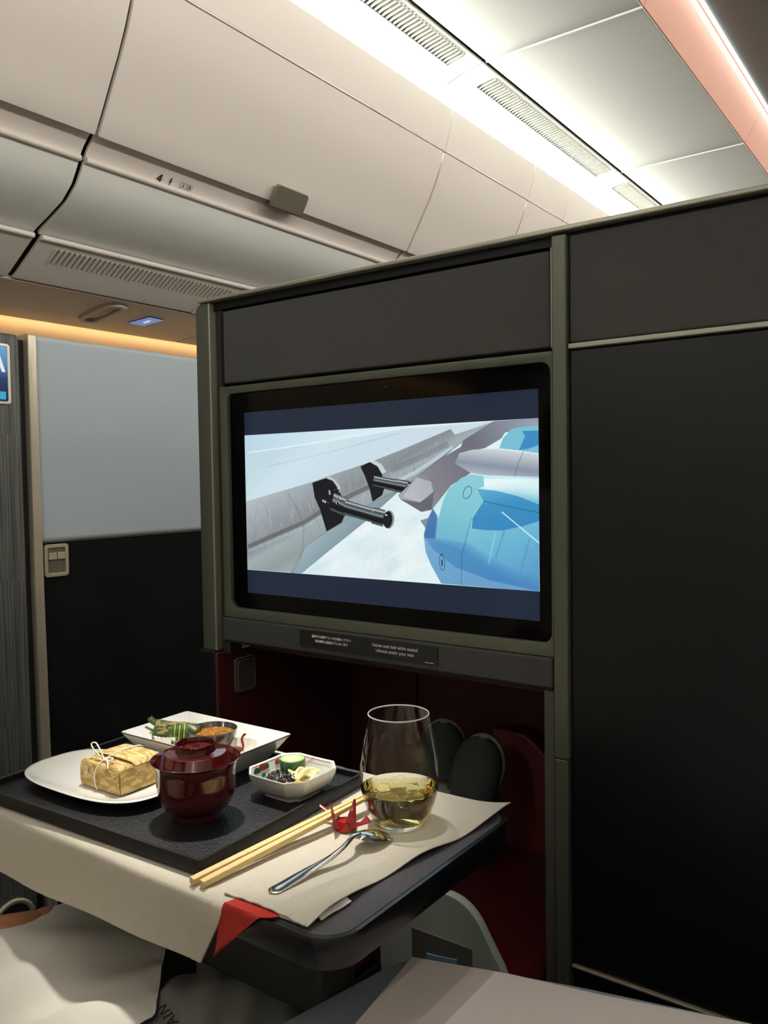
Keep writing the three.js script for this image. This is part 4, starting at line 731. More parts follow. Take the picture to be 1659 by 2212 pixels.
// rectangular dish with its dishes
{
  const cx = -0.8075, cz = 0.2640, turn = 0.02;
  const t = thing('rectangular_dish', 'deep white rectangular dish with a fine brown rim line', 'dish', [cx, F, cz], turn);
  const rr = (w, d, r, y) => rrRing(w, d, r, y, 5);
  add(t, 'body', loft([rr(0.140, 0.066, 0.003, 0), rr(0.146, 0.072, 0.004, 0.0008), rr(0.150, 0.076, 0.004, 0.004), rr(0.194, 0.112, 0.004, 0.0325), rr(0.1955, 0.1135, 0.004, 0.0338), rr(0.1945, 0.1125, 0.004, 0.0348), rr(0.1885, 0.1065, 0.004, 0.0340), rr(0.150, 0.072, 0.004, 0.0085), rr(0.142, 0.064, 0.004, 0.0070)], true, true, 0.8), mat.porcelain);
  add(t, 'rim_line', loft([rr(0.1952, 0.1132, 0.004, 0.0330), rr(0.1960, 0.1140, 0.004, 0.0338), rr(0.1953, 0.1133, 0.004, 0.0346)], false, false), M(0x5b2722, 0.4));
  const at = (x, z) => { const c = Math.cos(turn), s = Math.sin(turn); return [cx + x * c + z * s, cz - x * s + z * c]; };
  const crimp = (label, x, z, rx, rz, h, n) => {
    const [wx, wz] = at(x, z); const o = thing('paper_cup', label, 'paper cup', [wx, F + 0.0072, wz]);
    const ring = (k, y, amp) => { const r = []; for (let i = 0; i < 72; i++) { const a = i / 72 * Math.PI * 2, f = 1 + amp * (i % 2 ? 1 : -1); r.push([Math.cos(a) * rx * k * f, y, Math.sin(a) * rz * k * f]); } return r; };
    add(o, 'cup', loft([ring(0.72, 0, 0), ring(0.86, h * 0.5, 0.02), ring(1, h, 0.045), ring(0.985, h, 0.045), ring(0.845, h * 0.5, 0.02), ring(0.70, 0.0008, 0)], true, true, 0.3), mat.paper);
  };
  crimp('crimped white paper cup under the leaf-wrapped roll', -0.052, 0.000, 0.034, 0.036, 0.0235, 0);
  crimp('crimped white paper cup holding mushrooms', 0.054, 0.004, 0.030, 0.032, 0.0215, 0);
  // greens-wrapped roll
  {
    const [wx, wz] = at(-0.040, 0.010); const o = thing('leaf_wrapped_roll', 'green leaf-wrapped fish roll in the rectangular dish', 'food roll', [wx, F + 0.0088, wz], 0.35); o.scale.set(1.15, 1.28, 1.1);
    const ring = (x, ry, rz, ph) => { const r = []; for (let i = 0; i < 28; i++) { const a = i / 28 * Math.PI * 2, k = 1 + 0.05 * Math.sin(a * 5 + ph) + 0.03 * Math.sin(a * 9 - ph); r.push([x + 0.001 * Math.sin(a * 3 + ph), 0.0145 + Math.sin(a) * ry * k, Math.cos(a) * rz * k]); } return r; };
    add(o, 'roll', loft([ring(-0.026, 0.0128, 0.0135, 0), ring(-0.0245, 0.0142, 0.015, 0.3), ring(-0.010, 0.0135, 0.0145, 1), ring(0.006, 0.0140, 0.0140, 2), ring(0.020, 0.0125, 0.013, 3), ring(0.026, 0.0105, 0.011, 3.5)], true, true, 0.7), mat.leafWrap);
    for (let i = 0; i < 10; i++) { const a = rnd() * 6.28; add(o, 'leaf_end', tube([[-0.022, 0.014 + Math.sin(a) * 0.010, Math.cos(a) * 0.010], [-0.030, 0.015 + Math.sin(a) * 0.0125, Math.cos(a) * 0.0125], [-0.034 - rnd() * 0.003, 0.016 + Math.sin(a) * 0.015, Math.cos(a) * 0.014]], 0.0013, 8, 5), i % 2 ? M(0x2c4a17, 0.6) : M(0x5b7a2a, 0.6)); }
    for (let i = 0; i < 7; i++) add(o, 'leaf_stalk', tube([[-0.004 + i * 0.003, 0.0275, 0.004], [0.0 + i * 0.003, 0.0235, 0.0125], [0.001 + i * 0.0028, 0.012, 0.0155], [0.000 + i * 0.0024, 0.003, 0.0165]], 0.0011, 14, 5), i % 2 ? M(0x8ea24c, 0.6) : M(0x3e5f1f, 0.6));
  }
  // small glazed bowl with simmered filling
  {
    const [wx, wz] = at(0.007, -0.006); const o = thing('glazed_sauce_bowl', 'small dark brown glazed bowl of amber sauce', 'bowl', [wx, F + 0.0074, wz]);
    add(o, 'body', lathe([[0, 0], [0.014, 0], [0.020, 0.004], [0.0275, 0.016], [0.0318, 0.0305], [0.0318, 0.0325], [0.0306, 0.0329], [0.0294, 0.031], [0.0255, 0.019], [0.016, 0.008], [0, 0.006]], 64), mat.glazeDark);
    const fill = lathe([[0, 0.0262], [0.0278, 0.0262], [0.0280, 0.0255], [0, 0.0200]], 48);
    const fm = dataTex(128, (u, v) => { const n = fbm(u * 10, v * 10, 10, 3, 71); return [0.62 + (n - 0.5) * 0.5, 0.42 + (n - 0.5) * 0.45, 0.14 + (n - 0.5) * 0.2]; }, true, 0.03);
    add(o, 'sauce', boxUV(fill), P(0xffffff, 0.25, { map: fm, clearcoat: 0.5 }));
    const [qx, qz] = at(0.0475, -0.018); const s = thing('red_garnish', 'thin red curved garnish beside the glazed bowl', 'garnish', [qx, F + 0.012, qz]);
    add(s, 'stem', tube([[-0.001, 0.0, 0.0], [0.002, 0.010, 0], [0.001, 0.018, 0.001], [0.003, 0.023, 0], [0.006, 0.025, 0]], 0.0015, 20, 6), M(0x8e1a1c, 0.4));
  }
  for (const [x, z, y, a, label] of [[0.045, 0.016, 0.0150, 0.4, 'grilled mushroom slice nearest the soup bowl lid'], [0.058, 0.004, 0.0170, 1.3, 'browned mushroom slice at the right of its cup'], [0.062, 0.018, 0.0140, 2.2, 'pale mushroom slice near the dish wall']]) {
    const [wx, wz] = at(x, z); const o = thing('mushroom_slice', label, 'mushroom', [wx, F + y, wz], a, 'mushrooms in the dish');
    const cap = new THREE.SphereGeometry(0.010, 20, 12, 0, Math.PI * 2, 0, Math.PI * 0.6); cap.scale(1.1, 0.8, 0.6); add(o, 'cap', cap, M(0x5a3820, 0.5), [0, 0.003, 0]);
    add(o, 'stem', tube([[0, 0.002, 0], [0.006, 0.001, 0.004], [0.014, 0, 0.007]], 0.004, 10, 8), M(0xcaa878, 0.6));
  }
}
// small pickles dish
{
  const cx = -0.6380, cz = 0.2845, turn = 0.0;
  const t = thing('pickle_dish', 'small square white pickle dish with painted dots', 'dish', [cx, F, cz], turn); t.scale.set(1.17, 0.97, 1.17);
  const oct = (w, c, y) => { const h = w / 2, k = h - c, o = []; const P8 = [[h, -k], [h, k], [k, h], [-k, h], [-h, k], [-h, -k], [-k, -h], [k, -h]]; for (let i = 0; i < 8; i++) { const a = P8[i], b = P8[(i + 1) % 8]; for (let j = 0; j < 4; j++) o.push([a[0] + (b[0] - a[0]) * j / 4, y + (i % 2 ? 0.0006 * Math.sin(j / 4 * Math.PI) : -0.0004 * Math.sin(j / 4 * Math.PI)), a[1] + (b[1] - a[1]) * j / 4]); } return o; };
  add(t, 'body', loft([oct(0.043, 0.006, 0), oct(0.045, 0.007, 0.0006), oct(0.0455, 0.007, 0.0035), oct(0.050, 0.009, 0.0048), oct(0.063, 0.012, 0.0120), oct(0.0715, 0.0135, 0.0240), oct(0.0735, 0.014, 0.0292), oct(0.0725, 0.0138, 0.0302), oct(0.0700, 0.0135, 0.0292), oct(0.0660, 0.0125, 0.0235), oct(0.0560, 0.011, 0.0125), oct(0.042, 0.009, 0.0080)], true, true, 0.5), mat.porcelain);
  const paint = [[-0.0170, 0.0248, 0.0042, 0x1f5a44], [-0.0090, 0.0262, 0.0048, 0xb52c1c], [-0.0030, 0.0265, 0.0036, 0x1f5a44], [-0.0100, 0.0190, 0.0026, 0x2f6a50], [0.0125, 0.0262, 0.0034, 0xb52c1c], [0.019, 0.0250, 0.0034, 0x1f5a44]];
  for (const [u, y, r, c] of paint) {
    const e = new THREE.CircleGeometry(r, 20); e.scale(1, 1.25, 1);
    const k = (y - 0.0125) / 0.0167, half = (0.0560 + (0.0700 - 0.0560) * k) / 2;
    add(t, 'painted_dot', e, M(c, 0.3), [-half + 0.0016, y - 0.002, -u], [0, Math.PI / 2, 0.42]);
    }
  for (let i = 0; i < 3; i++) { const b = new THREE.PlaneGeometry(0.040, 0.0007); add(t, 'painted_line', i ? b : b, M(0xa8402c, 0.3), i === 0 ? [0, 0.0282, -0.0333] : i === 1 ? [-0.0333, 0.0282, 0] : [-0.0150, 0.0150, -0.0285], i === 0 ? [-0.4, 0, 0] : i === 1 ? [0, Math.PI / 2, 0] : [-0.4, 0, 0.9]); }
  // cucumber round
  const by = F + 0.0086;
  const cu = thing('cucumber_piece', 'thick pickled cucumber round with pale green top', 'cucumber', [cx - 0.0085, by, cz - 0.0095]);
  add(cu, 'rind', lathe([[0, 0.0], [0.0135, 0.0], [0.0148, 0.0012], [0.0150, 0.012], [0.0148, 0.0262], [0.0140, 0.0268]], 48), P(0x2c5a20, 0.35, { clearcoat: 0.4 }));
  const cuT = canvasTex(128, 128, (c) => { c.fillStyle = '#9fbf7a'; c.fillRect(0, 0, 128, 128); c.fillStyle = '#c3d99a'; c.beginPath(); c.arc(64, 64, 48, 0, 7); c.fill(); c.fillStyle = '#dbe6b4'; for (let i = 0; i < 3; i++) { c.beginPath(); c.ellipse(64 + Math.cos(i * 2.1) * 20, 64 + Math.sin(i * 2.1) * 20, 17, 12, i * 2.1, 0, 7); c.fill(); } c.fillStyle = '#eef3d4'; for (let i = 0; i < 14; i++) { c.beginPath(); c.ellipse(64 + Math.cos(i * 0.45) * 20, 64 + Math.sin(i * 0.45) * 20, 5, 2, i * 0.45, 0, 7); c.fill(); } });
  const ct = new THREE.CircleGeometry(0.0141, 40); ct.rotateX(-Math.PI / 2); add(cu, 'flesh', ct, P(0xffffff, 0.3, { map: cuT }), [0, 0.0268, 0]);
  // kelp
  const kelp = nets((x, y, z) => Math.hypot(x / 1.25, (y - 0.004) / 0.75, z) - 0.0105 - 0.0016 * Math.sin(x * 900 + 1) * Math.cos(z * 800) - 0.0012 * Math.sin(y * 1500 + x * 600) - 0.001 * Math.sin(z * 1700 + y * 700), [-0.018, -0.008, -0.016], [0.018, 0.018, 0.016], 0.0011);
  tag(add(scene, 'black_kelp', boxUV(kelp), P(0x14100f, 0.25, { clearcoat: 0.4 }), [cx + 0.0020, by + 0.0070, cz + 0.0155]), 'shiny black simmered kelp mound in the pickle dish', 'kelp');
  const k2 = kelp.clone(); k2.scale(0.85, 0.85, 0.8); k2.rotateY(1.2);
  tag(add(scene, 'brown_mushroom_pickle', boxUV(k2), P(0x2a1a12, 0.3, { clearcoat: 0.3 }), [cx - 0.0155, by + 0.0056, cz + 0.0105]), 'dark brown pickle left of the kelp mound', 'pickle');
  // yellow pickled vegetables
  const leafy = (w, d, h, ph) => sheet((u, v) => [(u - 0.5) * w, h * (0.35 + 0.65 * Math.sin(v * 3 + ph) ** 2) + 0.0018 * Math.sin(u * 9 + v * 7 + ph) + 0.002, (v - 0.5) * d + 0.0015 * Math.sin(u * 8)], 18, 14, 0.0018);
  const yp = (label, x, z, y, turn2, w, d, h, c, ph) => { tag(add(scene, 'yellow_pickle', leafy(w, d, h, ph), P(c, 0.3, { transmission: 0.15, thickness: 0, clearcoat: 0.3 }), [cx + x, by + y, cz + z], [0.15, turn2, -0.1]), label, 'pickle', 'yellow pickles'); };
  yp('pale cabbage-white pickle slice at the back right of the dish', 0.0165, -0.0080, 0.0090, 0.3, 0.024, 0.026, 0.008, 0xe6dca2, 0.3);
  yp('folded pale yellow pickle leaning by the cucumber', 0.0120, 0.0020, 0.0080, 1.0, 0.022, 0.018, 0.009, 0xe9dfa8, 1.2);
  yp('bright yellow pickle at the front right of the dish', 0.0150, 0.0120, 0.0040, 0.6, 0.020, 0.012, 0.007, 0xe0b92c, 2.1);
}

// ---------------------------------------------------------------- drinking glass with iced drink
{
  const gx = -0.5013, gz = 0.2662;
  const t = thing('stemless_glass', 'clear stemless glass half full of iced yellow drink', 'glass', [gx, N, gz]);
  const smooth = (pts) => new THREE.LatheGeometry(pts.map((p) => new THREE.Vector2(p[0], p[1])), 96);
  add(t, 'wall', smooth([[0.0300, 0.0055], [0.0338, 0.0120], [0.0372, 0.0205], [0.0400, 0.0305], [0.0417, 0.0405], [0.0422, 0.0500], [0.0419, 0.0580], [0.0412, 0.0660], [0.0387, 0.0850], [0.0353, 0.1040], [0.0324, 0.1170]]), P(0xffffff, 0.0, { transmission: 1, thickness: 0, ior: 1.5 }));
  const rim = new THREE.TorusGeometry(0.0322, 0.00075, 10, 96); rim.rotateX(Math.PI / 2); add(t, 'rim', rim, P(0xffffff, 0.05, { transmission: 0.6, thickness: 0, ior: 1.5 }), [0, 0.1172, 0]);
  add(t, 'base', smooth([[0, 0.0008], [0.018, 0.0006], [0.0240, 0.0001], [0.0268, 0.0006], [0.0285, 0.0025], [0.0300, 0.0055], [0.0296, 0.0060], [0.0240, 0.0058], [0, 0.0055]]), P(0xffffff, 0.0, { transmission: 1, thickness: 0.01, ior: 1.5 }));
  const L = 0.0385;
  tag(add(scene, 'yellow_drink', lathe([[0, 0.0062], [0.0294, 0.0063], [0.0334, 0.0122], [0.0368, 0.0206], [0.0396, 0.0306], [0.0411, 0.0372], [0.0413, L], [0.0405, L - 0.0002], [0, L - 0.0002]], 96, 0.6),
    P(0xfffdf0, 0.0, { transmission: 1, thickness: 0.05, ior: 1.33, attenuationColor: new THREE.Color(0xf2d860), attenuationDistance: 0.13 }), [gx, N, gz]), 'pale yellow drink inside the stemless glass', 'drink');
  const ice = [[-0.014, 0.0345, 0.010, 0.012], [0.010, 0.0355, -0.010, 0.013], [0.016, 0.0335, 0.014, 0.011], [-0.014, 0.0355, -0.016, 0.011]];
  ice.forEach(([x, y, z, r], i) => {
    const pts = []; for (let k = 0; k < 16; k++) { const a = rnd() * 6.28, b = Math.acos(rnd() * 2 - 1), s = r * (0.75 + rnd() * 0.25); pts.push(new THREE.Vector3(Math.sin(b) * Math.cos(a) * s, Math.cos(b) * s * 0.7, Math.sin(b) * Math.sin(a) * s)); }
    tag(add(scene, 'ice_chunk', new ConvexGeometry(pts), P(0xffffff, 0.03, { transmission: 1, thickness: 0.02, ior: 1.09 }), [gx + x, N + y, gz + z]), ['clear ice chunk floating at the front left of the drink', 'clear ice chunk floating at the back right of the drink', 'clear ice chunk floating nearest the right front of the glass', 'clear ice chunk floating at the back left of the drink'][i], 'ice', 'ice chunks in the glass');
  });
}

// ---------------------------------------------------------------- chopsticks, crane rest, spoon, foil
function chopstick(label, a, b) {
  const A = new THREE.Vector3(...a), B = new THREE.Vector3(...b), l = A.distanceTo(B);
  const g = loft([rrRing(0.0066, 0.0062, 0.0007, 0, 3), rrRing(0.0066, 0.0062, 0.0007, l * 0.4, 3), rrRing(0.0042, 0.0040, 0.0007, l, 3)], true, true, 0.5);
  const o = add(scene, 'chopstick', g, mat.wood, a);
  o.quaternion.setFromUnitVectors(new THREE.Vector3(0, 1, 0), B.clone().sub(A).normalize());
  tag(o, label, 'chopstick', 'chopsticks on the crane rest');
}
chopstick('pale wooden chopstick nearer the black tray', [-0.5795, N + 0.0034, 0.4850], [-0.5525, N + 0.0160, 0.2600]);
chopstick('pale wooden chopstick nearer the spoon', [-0.5680, N + 0.0034, 0.4835], [-0.5470, N + 0.0155, 0.2600]);
{
  const t = thing('crane_chopstick_rest', 'glossy red origami crane chopstick rest', 'chopstick rest', [-0.5400, N, 0.3060]);
  const hull = (...p) => new ConvexGeometry(p.map((q) => new THREE.Vector3(...q)));
  const base = [[-0.006, 0, 0.015], [0.004, 0, 0.017], [0.012, 0, 0.010], [-0.012, 0, -0.004], [0.004, 0, -0.010]];
  add(t, 'body', hull(...base, [-0.012, 0.007, 0.010], [0.008, 0.010, 0.014], [0.013, 0.007, 0.004], [-0.014, 0.006, -0.002], [0.0, 0.008, -0.008], [0.002, 0.0088, 0.006]), mat.craneRed);
  add(t, 'wing', hull([-0.008, 0.001, 0.015], [0.003, 0.004, 0.018], [-0.010, 0.006, 0.008], [-0.003, 0.0345, 0.0265], [-0.0035, 0.034, 0.0245]), mat.craneRed);
  add(t, 'wing', hull([0.010, 0.003, 0.009], [0.014, 0.006, 0.004], [0.006, 0.007, 0.014], [0.0145, 0.0355, 0.0080], [0.0150, 0.034, 0.0055]), mat.craneRed);
  add(t, 'tail', hull([-0.014, 0.003, -0.002], [-0.010, 0.007, 0.004], [-0.016, 0.007, -0.006], [-0.0375, 0.0160, 0.0020], [-0.036, 0.0145, 0.004]), mat.craneRed);
  add(t, 'head', hull([0.012, 0.004, 0.010], [0.013, 0.009, 0.004], [0.008, 0.009, 0.010], [0.0285, 0.0110, -0.0035], [0.0280, 0.0095, -0.002]), mat.craneRed);
  add(t, 'beak_fold', hull([0.014, 0.006, 0.000], [0.020, 0.0145, -0.006], [0.0275, 0.0105, -0.0040], [0.0150, 0.0065, 0.003]), mat.craneRed);
}
{
  // spoon lying bowl side down: handle arches from its end to the neck
  const t = thing('teaspoon', 'polished steel teaspoon lying bowl down on the linen', 'spoon', [0, 0, 0]);
  const path = new THREE.CatmullRomCurve3([[-0.5090, N + 0.0012, 0.4570], [-0.5065, N + 0.0020, 0.4380], [-0.5030, N + 0.0045, 0.4120], [-0.4975, N + 0.0085, 0.3880], [-0.4950, N + 0.0130, 0.3700], [-0.4970, N + 0.0165, 0.3530], [-0.4990, N + 0.0160, 0.3430]].map((p) => new THREE.Vector3(...p)));
  const rings = [], n = 40;
  for (let i = 0; i <= n; i++) {
    const u = i / n, p = path.getPoint(u), d = path.getTangent(u), side = new THREE.Vector3().crossVectors(d, new THREE.Vector3(0, 1, 0)).normalize(), up = new THREE.Vector3().crossVectors(side, d).normalize();
    const e = u < 0.06 ? Math.sqrt(Math.max(0.02, 1 - ((0.06 - u) / 0.06) ** 2)) : 1;
    const w = (u < 0.25 ? 0.0072 : u < 0.8 ? 0.0072 - 0.0047 * Math.sin((u - 0.25) / 0.55 * Math.PI / 2) : 0.0025 + (u - 0.8) * 0.012) * e, h = (0.0008 + 0.0013 * Math.sin(Math.min(1, u * 1.3) * Math.PI / 2)) * (0.3 + 0.7 * e);
    const r = []; for (let k = 0; k < 20; k++) { const a = k / 20 * Math.PI * 2; r.push(p.clone().addScaledVector(side, Math.cos(a) * w).addScaledVector(up, Math.sin(a) * h).toArray()); }
    rings.push(r);
  }
  add(t, 'handle', loft(rings, true, true, 3.2), mat.chrome);
  const ax = new THREE.Vector3(0.012, 0, -0.040).normalize(), sd = new THREE.Vector3(ax.z, 0, -ax.x);
  const bowl = sheet((u, v) => {
    const s = v, a = (u - 0.5) * 2, len = 0.046, W = 0.0150 * Math.sqrt(Math.max(0.0004, 1 - (2 * s - 1) ** 2)) * (1.12 - 0.3 * s);
    const x = -0.5000 + ax.x * len * s + sd.x * a * W, z = 0.3460 + ax.z * len * s + sd.z * a * W;
    const y = N + 0.0008 + 0.0120 * (1 - s) * 1.0 + 0.0072 * (1 - a * a) * Math.sin(s * Math.PI) ** 0.7;
    return [x, y, z];
  }, 24, 30, 0.0010);
  add(t, 'bowl', bowl, mat.chrome);
}
{
  const t = sheet((u, v) => [-0.4620 + u * 0.013 + 0.010 * v * 0.2, T + 0.0016 + 0.0022 * Math.sin(u * Math.PI) + 0.0003 * Math.sin(u * 11 + v * 9), 0.4635 - v * 0.038], 14, 24, 0.0008);
  tag(add(scene, 'foil_sachet', t, M(0xe6e4de, 0.3, { metalness: 0.25 }), [0.0055, 0, 0]), 'small crumpled white foil sachet on the bare table edge', 'sachet');
}

// ---------------------------------------------------------------- reading lamp in the ceiling above the table
{
  const t = thing('reading_lamp', 'small round reading lamp in the ceiling above the table', 'lamp', [-1.02, 2.3495, 0.10]);
  const ring = new THREE.TorusGeometry(0.026, 0.005, 12, 40); ring.rotateX(Math.PI / 2); add(t, 'bezel', ring, mat.champagne);
  const bulb = new THREE.SphereGeometry(0.014, 20, 12); add(t, 'bulb', bulb, new THREE.MeshStandardMaterial({ color: 0xffffff, emissive: 0xfff0d0, emissiveIntensity: 12 }), [0, -0.004, 0]);
  const l = new THREE.SpotLight(0xfffaf0, READING, 0, 0.175, 0.85, 2); l.position.set(-1.02, 2.328, 0.10); l.target.position.set(-0.69, T, 0.32); l.castShadow = true; l.shadow.radius = 2.0;
  scene.add(l, l.target);
}

// ---------------------------------------------------------------- things below and beside the table
{
  const t = thing('plastic_folder', 'pale grey-green plastic folder standing below the table', 'folder');
  const s = new THREE.Shape(); s.moveTo(-0.655, 0); s.lineTo(-0.405, 0); s.lineTo(-0.4250, 0.40); s.lineTo(-0.4724, 0.4988); s.lineTo(-0.4945, 0.5333); s.quadraticCurveTo(-0.512, 0.5670, -0.545, 0.5690); s.lineTo(-0.655, 0.5690); s.lineTo(-0.655, 0);
  add(t, 'cover', extrudeXY(s, 0.086, 0.100, 0.002), M(0x9aa298, 0.55));
  add(t, 'taupe_label', bx(-0.602, -0.511, 0.420, 0.510, 0.0995, 0.1008, 0.0004), M(0x77706a, 0.6));
  tag(add(scene, 'blue_slip', sheet((u, v) => [-0.578 + u * 0.046, 0.458 + v * 0.026 + 0.010 * u * (v - 0.3), 0.1022 + 0.0012 * Math.sin(u * 3)], 10, 6, 0.0008), M(0x8fb4d2, 0.5)), 'light blue slip stuck on the taupe label', 'slip');
}
tag(add(scene, 'seat_side_panel', bx(-0.516, -0.502, 0.0, 0.598, 0.30, 0.44, 0.004), M(0x15171b, 0.5)), 'black seat side panel between table and grey console', 'seat panel');
{
  const t = thing('centre_console', 'blue-grey centre console top at the bottom of the photo', 'console');
  const pts = [[-0.4988, 0.75], [-0.4988, 0.4607], [-0.4800, 0.375], [-0.4700, 0.330], [-0.4560, 0.308], [-0.4300, 0.2970], [-0.3039, 0.2579], [-0.1457, 0.2180], [0.16, 0.15], [0.16, 0.75]];
  const g = extrudeXY(pts.map(([x, z]) => [x, -z]), 0.30, 0.62, 0.004); g.rotateX(-Math.PI / 2);
  add(t, 'top', g, M(0x828c95, 0.6));
  const q = pts.map(([x, z]) => [x * 0.9 - 0.02, -(0.45 + (z - 0.45) * 0.85)]); const h = extrudeXY(q, 0.0, 0.2995, 0.004); h.rotateX(-Math.PI / 2);
  add(t, 'base', h, mat.blackPanel);
}
{
  const t = thing('paper_booklet', 'plain beige paper booklet lying on the grey console', 'booklet');
  const outline = (dx, dz) => [[-0.4525 + dx, 0.3178 + dz], [-0.3612 + dx, 0.2885 + dz], [-0.2759 + dx, 0.2690 + dz], [-0.1447 + dx, 0.2310 + dz], [0.02 + dx, 0.1950 + dz], [0.06 + dx, 0.50 + dz], [-0.20 + dx, 0.62 + dz], [-0.405 + dx, 0.66 + dz]].map(([x, z]) => [x, -z]);
  const mk = (dx, dz, y0, y1) => { const g = extrudeXY(outline(dx, dz), y0, y1, 0.0003); g.rotateX(-Math.PI / 2); return g; };
  const pm = M(0xffffff, 0.7, { map: weaveCol(0.85, 0.81, 0.785, 0.02, 0.05) });
  add(t, 'back_cover', mk(0.012, 0.004, 0.6205, 0.6222), pm);
  add(t, 'pages', mk(0.006, 0.006, 0.6224, 0.6252), mat.paper);
  add(t, 'front_cover', mk(0, 0, 0.6254, 0.6266), pm);
}

// ---------------------------------------------------------------- seat and passenger
{
  const t = thing('suite_seat', 'dark fabric suite seat under the passenger', 'seat');
  add(t, 'cushion', bx(-1.01, -0.51, 0.33, 0.440, 0.55, 1.13, 0.03), mat.darkSeat);
  add(t, 'base', bx(-0.99, -0.53, 0.0, 0.329, 0.58, 1.12, 0.01), mat.blackPanel);
  add(t, 'backrest', bx(-1.01, -0.51, 0.40, 1.30, 1.14, 1.26, 0.04), mat.darkSeat);
}
{
  const hipR = [-0.672, 0.528, 0.90], kneeR = [-0.618, 0.502, 0.375], ankR = [-0.612, 0.10, 0.30];
  const hipL = [-0.835, 0.528, 0.90], kneeL = [-0.850, 0.494, 0.375], ankL = [-0.850, 0.10, 0.30];
  const shL = [-0.925, 0.985, 1.0], elL = [-0.985, 0.640, 0.84], wrL = [-0.878, 0.572, 0.430];
  const shR = [-0.575, 0.985, 1.0], elR = [-0.552, 0.735, 0.93], wrR = [-0.620, 0.655, 0.735];
  const legs = [[hipR, kneeR, 0.082, 0.064], [kneeR, ankR, 0.060, 0.042], [hipL, kneeL, 0.082, 0.064], [kneeL, ankL, 0.060, 0.042], [[-0.75, 0.565, 0.95], hipR, 0.10, 0.09], [[-0.75, 0.565, 0.95], hipL, 0.10, 0.09]];
  const torso = [[[-0.79, 0.60, 0.965], [-0.80, 0.93, 1.005], 0.105, 0.115], [[-0.71, 0.60, 0.965], [-0.70, 0.93, 1.005], 0.105, 0.115], [[-0.90, 0.985, 1.0], [-0.60, 0.985, 1.0], 0.062, 0.062]];
  const upL = [[shL, elL, 0.052, 0.042]], upR = [[shR, elR, 0.052, 0.042]];
  const arms = [...upL, ...upR, [elL, wrL, 0.040, 0.025], [elR, wrR, 0.041, 0.027]];
  const neck = [[[-0.75, 1.02, 0.995], [-0.75, 1.13, 0.975], 0.055, 0.050]];
  const feet = [[[-0.612, 0.062, 0.315], [-0.612, 0.040, 0.19], 0.040, 0.028], [[-0.850, 0.062, 0.315], [-0.850, 0.040, 0.19], 0.040, 0.028]];
  const bodyF = bones([...legs, ...torso, ...arms, ...neck, ...feet], 0.03);
  const geos = [];
  geos.push(nets(bodyF, [-1.06, -0.01, 0.12], [-0.46, 1.16, 1.16], 0.012));
  // head
  const hd = [-0.75, 1.215, 0.955];
  const headF = (x, y, z) => {
    const dx = x - hd[0], dy = y - hd[1], dz = z - hd[2];
    let d = Math.hypot(dx / 0.078, dy / 0.104, (dz - 0.012) / 0.095) * 0.088 - 0.088;
    d = smin(d, capsule(x, y, z, [hd[0], hd[1] - 0.075, hd[2] - 0.045], [hd[0], hd[1] - 0.06, hd[2] - 0.01], 0.036, 0.05), 0.04);
    d = smin(d, capsule(x, y, z, [hd[0], hd[1] + 0.002, hd[2] - 0.078], [hd[0], hd[1] - 0.026, hd[2] - 0.096], 0.007, 0.012), 0.014);
    for (const s of [-1, 1]) { d = smin(d, capsule(x, y, z, [hd[0] + s * 0.078, hd[1] + 0.012, hd[2] + 0.012], [hd[0] + s * 0.077, hd[1] - 0.028, hd[2] + 0.008], 0.013, 0.009), 0.008); d = Math.max(d, -(Math.hypot(dx - s * 0.030, (dy - 0.005) * 1.5, dz + 0.094) - 0.017)); d = smin(d, Math.hypot(dx - s * 0.030, dy - 0.004, dz + 0.074) - 0.0125, 0.003); }
    d = smin(d, capsule(x, y, z, [hd[0] - 0.018, hd[1] - 0.050, hd[2] - 0.080], [hd[0] + 0.018, hd[1] - 0.050, hd[2] - 0.080], 0.006, 0.006), 0.008);
    d = smin(d, capsule(x, y, z, [-0.75, 1.07, 0.985], [-0.75, 1.15, 0.970], 0.052, 0.050), 0.03);
    return d;
  };
  geos.push(nets(headF, [-0.86, 1.08, 0.82], [-0.64, 1.34, 1.08], 0.004));
  const hand = (w, el, up, s) => {
    const W = new THREE.Vector3(...w), d = W.clone().sub(new THREE.Vector3(...el)).normalize(); d.y -= 0.12; d.normalize();
    const U = new THREE.Vector3(...up), S = new THREE.Vector3().crossVectors(d, U).normalize().multiplyScalar(s), n = new THREE.Vector3().crossVectors(S, d).normalize(); if (n.y < 0) n.negate();
    const p = (f, a, u) => W.clone().addScaledVector(d, f).addScaledVector(S, a).addScaledVector(n, u).toArray();
    const list = [[p(-0.02, 0, 0), p(0.03, 0, 0), 0.025, 0.021], [p(0.03, -0.018, 0), p(0.085, -0.026, 0), 0.017, 0.013], [p(0.03, 0, 0), p(0.09, -0.006, 0), 0.018, 0.013], [p(0.03, 0.016, 0), p(0.085, 0.018, 0), 0.017, 0.012]];
    const F4 = [[-0.030, 0.085, 0.062, 0.0085], [-0.009, 0.092, 0.072, 0.0088], [0.011, 0.090, 0.066, 0.0085], [0.029, 0.080, 0.050, 0.0075]];
    for (const [a, f, l, r] of F4) { list.push([p(f - 0.01, a, 0.002), p(f + l * 0.45, a * 1.08, 0.000), r, r * 0.96], [p(f + l * 0.45, a * 1.08, 0.000), p(f + l * 0.75, a * 1.08, -0.010), r * 0.96, r * 0.9], [p(f + l * 0.75, a * 1.08, -0.010), p(f + l, a * 1.06, -0.024), r * 0.9, r * 0.8]); }
    list.push([p(0.012, -0.020, -0.002), p(0.045, -0.042, -0.008), 0.014, 0.0105], [p(0.045, -0.042, -0.008), p(0.075, -0.050, -0.014), 0.0105, 0.0088]);
    const lo = [1e9, 1e9, 1e9], hi = [-1e9, -1e9, -1e9];
